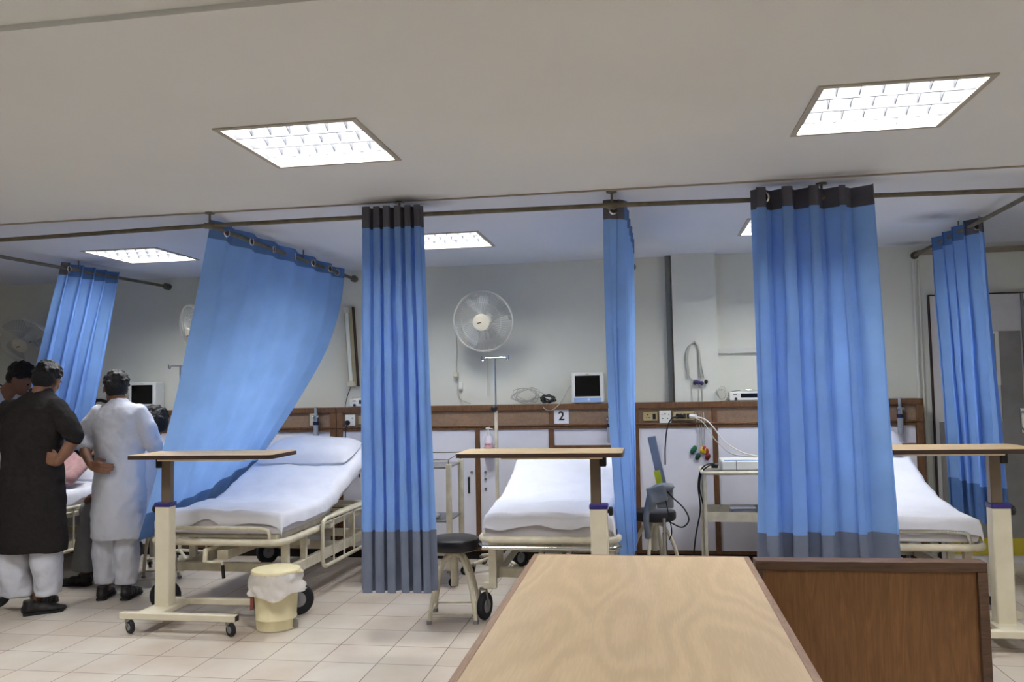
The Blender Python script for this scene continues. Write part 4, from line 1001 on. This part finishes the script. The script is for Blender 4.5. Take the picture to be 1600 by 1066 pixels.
def head(root, c, fwd, up=(0, 0, 1), neck_to=None, hair='short', glasses=False, beard=False, bodymb=None, s=1.0):
    """adds the head to the body mesh bodymb and hair / features as children of root"""
    c = Vector(c); f = Vector(fwd).normalized(); u = Vector(up); u = (u-f*u.dot(f)).normalized(); r = f.cross(u)
    Rm = Matrix((r, f, u)).transposed(); E = Rm.to_euler()
    W = lambda x, y, z: c+Rm @ Vector((x*s, y*s, z*s))
    el = lambda mb, p, q, n=18: mb.ell(W(*p), tuple(v*s for v in q), E, n)
    b = bodymb
    el(b, (0, -.008, .03), (.076, .095, .088), 26); el(b, (0, .022, -.045), (.058, .07, .065), 22); el(b, (0, .052, -.088), (.03, .03, .024))
    el(b, (0, .078, -.005), (.05, .02, .05)); el(b, (0, .098, -.022), (.012, .018, .012)); b.tube([W(0, .088, .025), W(0, .105, -.02)], [.008*s, .012*s], 8)
    el(b, (0, .088, -.058), (.022, .012, .009)); el(b, (.035, .08, .035), (.022, .012, .008)); el(b, (-.035, .08, .035), (.022, .012, .008))
    for sx in (-1, 1): el(b, (sx*.076, -.005, -.008), (.009, .018, .03), 14)
    if neck_to is not None: b.tube([W(0, -.02, -.04), Vector(neck_to)], [.056*s, .062*s], 16)
    ey = MB()
    for sx in (-1, 1): ey.ell(W(sx*.03, .087, .012), (.011*s, .007*s, .007*s), E, 12)
    ey.build('eyes', mat('eye_dark', (36, 26, 22), .2), root)
    mo = MB(); mo.ell(W(0, .0985, -.058), (.02*s, .003*s, .005*s), E, 12); mo.build('lips', mat('lip', (120, 70, 62), .5), root)
    if hair:
        h = MB(); el(h, (0, -.022, .048), (.085, .098, .088), 28); el(h, (0, -.05, .0), (.078, .066, .085), 24); el(h, (0, .045, .088), (.06, .045, .035), 20)
        rnd = random.Random(7)
        for k in range(70):
            a = rnd.uniform(0, 2*pi); t_ = rnd.uniform(0, 1.9); x, y, z = sin(t_)*cos(a), sin(t_)*sin(a), cos(t_)
            if y > .55 and z < .5: continue
            if z < -.2 and y > -.1: continue
            el(h, (x*.082, -.022+y*.098, .045+z*.088), (.017, .017, .014), 8)
        h.build('hair', HAIR, root, remesh=.006, sm=2)
    if beard:
        h = MB(); el(h, (0, .03, -.075), (.062, .068, .05), 24); el(h, (.055, .01, -.04), (.015, .03, .05)); el(h, (-.055, .01, -.04), (.015, .03, .05)); el(h, (0, .094, -.045), (.028, .012, .006))
        h.build('beard', HAIR, root, remesh=.006, sm=2)
    if glasses:
        g = MB()
        for sx in (-1, 1):
            g.tube([W(sx*.032+.024*cos(a), .106, .01+.018*sin(a)) for a in [2*pi*k/16 for k in range(16)]], .0022*s, 6, closed=True)
            g.tube([W(sx*.056, .104, .014), W(sx*.078, .06, .012), W(sx*.084, -.01, .004)], .002*s, 6)
        g.tube([W(-.009, .108, .012), W(.009, .108, .012)], .002*s, 6); g.build('glasses', BLACKP, root)
def shoe(t, heel, toe):
    mb, sole = MB(), MB()
    a = Vector(heel); b = Vector(toe); d = (b-a); L = d.length; d.normalize(); s_ = Vector((-d.y, d.x, 0)).normalized(); up = Vector((0, 0, 1))
    for q, r, hh in ((.12, .036, .04), (.3, .038, .042), (.5, .042, .036), (.7, .047, .028), (.88, .036, .022)):
        c = a+d*L*q; mb.ell(c+up*(hh), (r, r*1.25, hh), (0, 0, math.atan2(d.y, d.x)-pi/2))
    mb.tube([a+d*L*.14+up*.03, a+d*L*.14+up*.1], [.04, .036], 14)
    pts = []
    for q, r in ((0, .02), (.05, .034), (.2, .036), (.45, .036), (.7, .05), (.88, .044), (.98, .02)): pts.append((q, r))
    outl = [a+d*L*q+s_*r for q, r in pts]+[a+d*L*q-s_*r for q, r in reversed(pts)]
    sole.loft([[p+up*.0 for p in outl], [p+up*.016 for p in outl]])
    o = mb.build('shoe', SHOE, t, remesh=.006, sm=3); sole.build('sole', RUBBER, o)

def man_dark():
    t = empty('person', (-4.20, 5.12, 0), 0, 'man in long charcoal kurta over white trousers, hand on hip, back turned', 'person')
    b = MB()
    # body core
    b.loft([ring((0, 0, z), rx, ry, 28) for z, rx, ry in ((.86, .15, .11), (1.0, .15, .11), (1.15, .155, .11), (1.3, .17, .11), (1.4, .14, .09), (1.44, .07, .06))])
    sh = (.19, .0, 1.385); el = (.34, -.02, 1.175); wr = (.245, -.06, 1.01)
    limb(b, [sh, el], [.05, .042]); limb(b, [el, (.305, -.045, 1.09), wr], [.043, .042, .028])
    hand(b, wr, (-.85, -.1, .38), (-.2, 1, .0), side=-1, curl=.15)
    limb(b, [(-.19, .0, 1.385), (-.27, .05, 1.14), (-.2, .24, 1.05)], [.05, .042, .03]); hand(b, (-.2, .24, 1.05), (.5, .8, 0), (0, 0, -1), 1, .4)
    limb(b, [(.08, 0, .88), (.07, .02, .5), (.07, .0, .09)], [.08, .055, .036]); limb(b, [(-.08, 0, .88), (-.1, .02, .5), (.0, .05, .09)], [.08, .055, .036])
    head(t, (.03, .10, 1.565), (-.12, .86, -.42), (.0, .42, 1), neck_to=(.02, .01, 1.42), bodymb=b)
    b.build('body', SKIN, t, remesh=.0055, sm=4)
    k = MB()
    pr = [(.40, .262, .15, .0), (.5, .26, .15, -.0), (.7, .245, .15, 0), (.9, .23, .145, 0), (1.03, .212, .138, 0), (1.15, .215, .14, .0), (1.28, .235, .145, .005), (1.37, .225, .13, .015), (1.42, .19, .11, .025), (1.46, .12, .085, .035), (1.49, .078, .072, .05), (1.515, .066, .066, .062)]
    k.loft([ring((0.0+(.02 if z > 1.3 else 0), cy, z+(.02*sin(3) if z < .45 else 0)), rx, ry, 56, fold=.035*max(0, 1.1-z), k=6, seed=1, z=z) for z, rx, ry, cy in pr])
    limb(k, [(.175, .0, 1.37), (.265, -.01, 1.285), (.338, -.02, 1.19)], [.078, .072, .062]); k.torus((.33, -.03, 1.165), .047, .016, (.35, .1, .9))
    limb(k, [(-.175, .0, 1.37), (-.26, .03, 1.24), (-.28, .06, 1.13)], [.078, .072, .062])
    k.build('kurta', CHARC, t, remesh=.009, sm=4, disp=.022)
    tr_ = MB()
    tr_.loft([ring((.115+ox, oy, z), rx*.95, ry, 36, fold=.05, k=5, seed=z*9) for z, rx, ry, ox, oy in ((.115, .082, .09, .03, .0), (.2, .092, .095, .025, 0), (.3, .10, .10, .01, 0), (.45, .11, .11, 0, 0), (.7, .12, .12, -.02, 0))])
    tr_.loft([ring((-.085+ox, oy, z), rx*.95, ry, 36, fold=.06, k=5, seed=2+z*7) for z, rx, ry, ox, oy in ((.10, .115, .10, .0, .0), (.2, .118, .11, -.02, 0), (.3, .12, .11, -.03, 0), (.45, .12, .11, -.02, 0), (.7, .12, .12, 0, 0))])
    tr_.build('trousers', WHITEC, t, remesh=.009, sm=3, disp=.026)
    shoe(t, (.055, -.13, 0), (.24, .03, .0)); shoe(t, (.02, .02, 0), (-.02, .27, 0))

    return t
man_dark()
def man_white():
    t = empty('person', (-3.82, 5.50, 0), 0, 'man in white kurta and trousers with glasses, arm behind his back', 'person')
    b = MB()
    b.loft([ring((0, 0, z), rx, ry, 28) for z, rx, ry in ((.86, .14, .10), (1.0, .14, .10), (1.15, .14, .10), (1.3, .155, .10), (1.38, .12, .08), (1.41, .06, .05))])
    el = (-.245, -.03, 1.15); wr = (-.07, -.19, .965)
    limb(b, [(-.16, 0, 1.33), el], [.046, .04]); limb(b, [el, (-.17, -.12, 1.055), wr], [.04, .036, .026]); hand(b, wr, (.95, -.05, -.2), (0, 1, .1), side=1, curl=.3)
    limb(b, [(.16, 0, 1.33), (.26, .02, 1.1), (.2, .2, 1.02)], [.046, .04, .028]); hand(b, (.2, .2, 1.02), (-.3, .9, 0), (0, 0, -1), -1, .4)
    limb(b, [(.08, 0, .88), (.08, .02, .5), (.08, .0, .09)], [.075, .052, .036]); limb(b, [(-.08, 0, .88), (-.08, .02, .5), (-.08, .0, .09)], [.075, .052, .036])
    head(t, (-.05, .05, 1.50), (-.62, .75, -.25), (0, .15, 1), neck_to=(.02, .0, 1.38), bodymb=b, glasses=True)
    b.build('body', SKIN, t, remesh=.0055, sm=4)
    k = MB()
    pr = [(.43, .20, .15, .0), (.55, .20, .15, 0), (.75, .195, .145, 0), (.9, .185, .14, 0), (1.03, .18, .135, 0), (1.15, .185, .135, 0), (1.25, .20, .135, 0), (1.32, .195, .12, 0), (1.37, .15, .095, 0), (1.41, .075, .065, .0), (1.43, .058, .056, .0)]
    k.loft([ring((.02, cy, z), rx, ry, 56, fold=.03*max(0, 1.15-z), k=6, seed=4, z=z) for z, rx, ry, cy in pr])
    limb(k, [(-.145, 0, 1.32), (-.215, -.01, 1.23), (-.245, -.03, 1.16)], [.07, .07, .066]); limb(k, [(-.245, -.03, 1.16), (-.195, -.09, 1.10)], [.064, .056]); k.torus((-.185, -.10, 1.09), .042, .014, (.7, -.6, -.35))
    limb(k, [(.165, 0, 1.32), (.25, .0, 1.2), (.275, .02, 1.1), (.23, .12, 1.05)], [.07, .068, .064, .055])
    k.build('kurta', WHITEC, t, remesh=.009, sm=4, disp=.022)
    tr_ = MB()
    for sx in (-1, 1):
        tr_.loft([ring((sx*.082+ox, oy, z), rx, ry, 36, fold=.06, k=5, seed=sx+z*8) for z, rx, ry, ox, oy in ((.10, .072, .075, .0, .0), (.2, .078, .08, 0, 0), (.3, .085, .09, 0, 0), (.45, .09, .095, 0, 0), (.7, .1, .11, 0, 0))])
    tr_.build('trousers', WHITEC, t, remesh=.009, sm=3, disp=.026)
    shoe(t, (-.05, -.10, 0), (-.14, .15, 0)); shoe(t, (.12, -.08, 0), (.06, .18, 0))

man_white()
def doctor():
    t = empty('person', (-5.50, 6.25, 0), 0, 'person in white coat with a stethoscope bending over the bed at the left edge', 'person'); t.scale = (1.07, 1.07, 1.07)
    # stands on the far side of the bed, bending towards it
    b = MB()
    b.loft([ring((x, 0, z), rx, ry, 28) for z, rx, ry, x in ((.86, .11, .15, -.2), (1.05, .11, .15, -.14), (1.2, .11, .16, -.07), (1.32, .11, .17, 0), (1.4, .07, .1, .06))])
    limb(b, [(0, .17, 1.33), (.12, .22, 1.1), (.28, .2, .98)], [.048, .042, .028]); hand(b, (.28, .2, .98), (1, 0, -.3), (0, 0, -1), 1, .3)
    limb(b, [(0, -.17, 1.33), (.1, -.22, 1.12), (.26, -.2, 1.0)], [.048, .042, .028]); hand(b, (.26, -.2, 1.0), (1, 0, -.3), (0, 0, -1), -1, .3)
    limb(b, [(-.2, .08, .88), (-.2, .09, .5), (-.22, .09, .09)], [.08, .055, .036]); limb(b, [(-.2, -.08, .88), (-.2, -.09, .5), (-.22, -.09, .09)], [.08, .055, .036])
    head(t, (.26, -.02, 1.50), (.8, .1, -.6), (.55, 0, 1), neck_to=(.1, 0, 1.38), bodymb=b)
    b.build('body', SKIN, t, remesh=.006, sm=4)
    k = MB()
    k.loft([ring((x, 0, z), rx, ry, 48, fold=.03*max(0, 1.1-z), k=6, seed=2) for z, rx, ry, x in ((.55, .16, .22, -.24), (.86, .145, .19, -.2), (1.05, .14, .19, -.14), (1.2, .14, .2, -.07), (1.32, .13, .21, .0), (1.38, .1, .15, .04), (1.43, .062, .066, .07))])
    for sy in (-1, 1): limb(k, [(0, sy*.17, 1.33), (.11, sy*.23, 1.1), (.24, sy*.2, 1.0)], [.07, .062, .045])
    k.build('white_coat', WHITEC, t, remesh=.009, sm=5, disp=.012)
    tr_ = MB()
    for sy in (-1, 1): limb(tr_, [(-.2, sy*.09, .7), (-.21, sy*.09, .4), (-.22, sy*.09, .1)], [.09, .085, .08], cap=False)
    tr_.build('trousers', GREYC, t, remesh=.01, sm=4)
    shoe(t, (-.28, .09, 0), (-.02, .09, 0)); shoe(t, (-.28, -.09, 0), (-.02, -.09, 0))
    MB().tube(bez([(.16, -.09, 1.2), (.1, -.095, 1.34), (.07, -.075, 1.44), (.0, -.02, 1.47), (.02, .07, 1.45), (.12, .1, 1.32)], 30), .006, 8).build('stethoscope', mat('navy_rubber', (30, 40, 76), .5), t)
doctor()
def seated():
    t = empty('person', (-3.84, 5.95, 0), 0, 'seated person in grey trousers hidden behind the man in white', 'person')
    b = MB()
    b.loft([ring((x, 0, z), rx, ry, 24) for z, rx, ry, x in ((.52, .12, .16, 0), (.7, .1, .14, -.02), (.9, .1, .15, -.05), (1.03, .09, .16, -.07), (1.1, .05, .07, -.07))])
    for sy in (-1, 1):
        limb(b, [(-.02, sy*.09, .56), (-.42, sy*.12, .56), (-.46, sy*.12, .1)], [.075, .056, .036])
        limb(b, [(-.07, sy*.17, 1.02), (-.1, sy*.22, .8), (-.3, sy*.18, .72)], [.045, .04, .027]); hand(b, (-.3, sy*.18, .72), (-1, 0, -.35), (0, 0, -1), sy, .35)
    head(t, (.03, -.02, 1.23), (-1, -.1, -.25), (0, 0, 1), neck_to=(-.05, 0, 1.08), bodymb=b)
    b.build('body', SKIN, t, remesh=.006, sm=4)
    k = MB(); k.loft([ring((x, 0, z), rx, ry, 36, fold=.02) for z, rx, ry, x in ((.5, .17, .2, 0), (.7, .14, .18, -.02), (.9, .135, .19, -.05), (1.02, .12, .2, -.07), (1.08, .08, .12, -.07), (1.12, .06, .062, -.07))])
    for sy in (-1, 1): limb(k, [(-.07, sy*.165, 1.01), (-.1, sy*.23, .8), (-.22, sy*.2, .74)], [.066, .06, .05])
    k.build('shirt', WHITEC, t, remesh=.009, sm=5, disp=.01)
    tr_ = MB()
    for sy in (-1, 1): limb(tr_, [(-.02, sy*.1, .57), (-.42, sy*.125, .575), (-.45, sy*.125, .32), (-.47, sy*.125, .12)], [.10, .085, .088, .10], cap=False); tr_.ell((-.42, sy*.125, .575), (.087, .087, .087))
    tr_.ell((0, 0, .58), (.13, .18, .1)); tr_.build('trousers', GREYC, t, remesh=.009, sm=5, disp=.008)
    for sy in (-1, 1): shoe(t, (-.42, sy*.12, 0), (-.70, sy*.13, 0))

seated()
def patient():
    t = empty('person', (-4.86, 6.15, .68), 0, 'bearded patient in pink shirt lying on the bed at the left', 'person')
    b = MB()
    # lies along -Y (feet) to +Y (head), on a raised back
    def P(y, h): return Vector((0, y, h))
    b.loft([[Vector((q.x, y, z+q.y)) for q in ring((0, 0, 0), rx, ry, 24)] for y, z, rx, ry in ((-.45, .12, .16, .1), (-.25, .13, .16, .1), (-.05, .16, .16, .1), (.1, .2, .17, .1), (.2, .23, .1, .07))])
    for sx in (-1, 1):
        limb(b, [(sx*.09, -.45, .1), (sx*.1, -.8, .1), (sx*.1, -1.1, .06)], [.075, .055, .038]); b.ell((sx*.1, -1.12, .1), (.035, .04, .08))
        limb(b, [(sx*.19, .1, .2), (sx*.24, -.12, .11), (sx*.10, -.25, .2)], [.046, .04, .028]); hand(b, (sx*.10, -.25, .2), (-sx, -.3, 0), (0, 0, -1), sx, .3)
    head(t, (.05, .35, .30), (.25, -.3, 1), (0, 1, .3), neck_to=(0, .17, .22), bodymb=b, beard=True)
    b.build('body', SKIN, t, remesh=.0055, sm=4)
    k = MB(); k.loft([[Vector((q.x, y, z+q.y)) for q in ring((0, 0, 0), rx, ry, 36, fold=.03, seed=y*5)] for y, z, rx, ry in ((-.42, .12, .19, .12), (-.22, .135, .19, .125), (-.05, .165, .19, .13), (.1, .205, .2, .12), (.18, .23, .13, .09), (.22, .24, .07, .07))])
    for sx in (-1, 1): limb(k, [(sx*.18, .1, .2), (sx*.25, -.12, .12), (sx*.16, -.2, .15)], [.068, .06, .048])
    k.build('shirt', PINKC, t, remesh=.009, sm=4, disp=.014)
    tr_ = MB()
    for sx in (-1, 1): limb(tr_, [(sx*.09, -.45, .1), (sx*.1, -.8, .1), (sx*.1, -1.06, .07)], [.105, .09, .075], cap=False)
    tr_.ell((0, -.46, .11), (.19, .12, .11)); tr_.build('trousers', WHITEC, t, remesh=.009, sm=4, disp=.01)
    return t
patient()
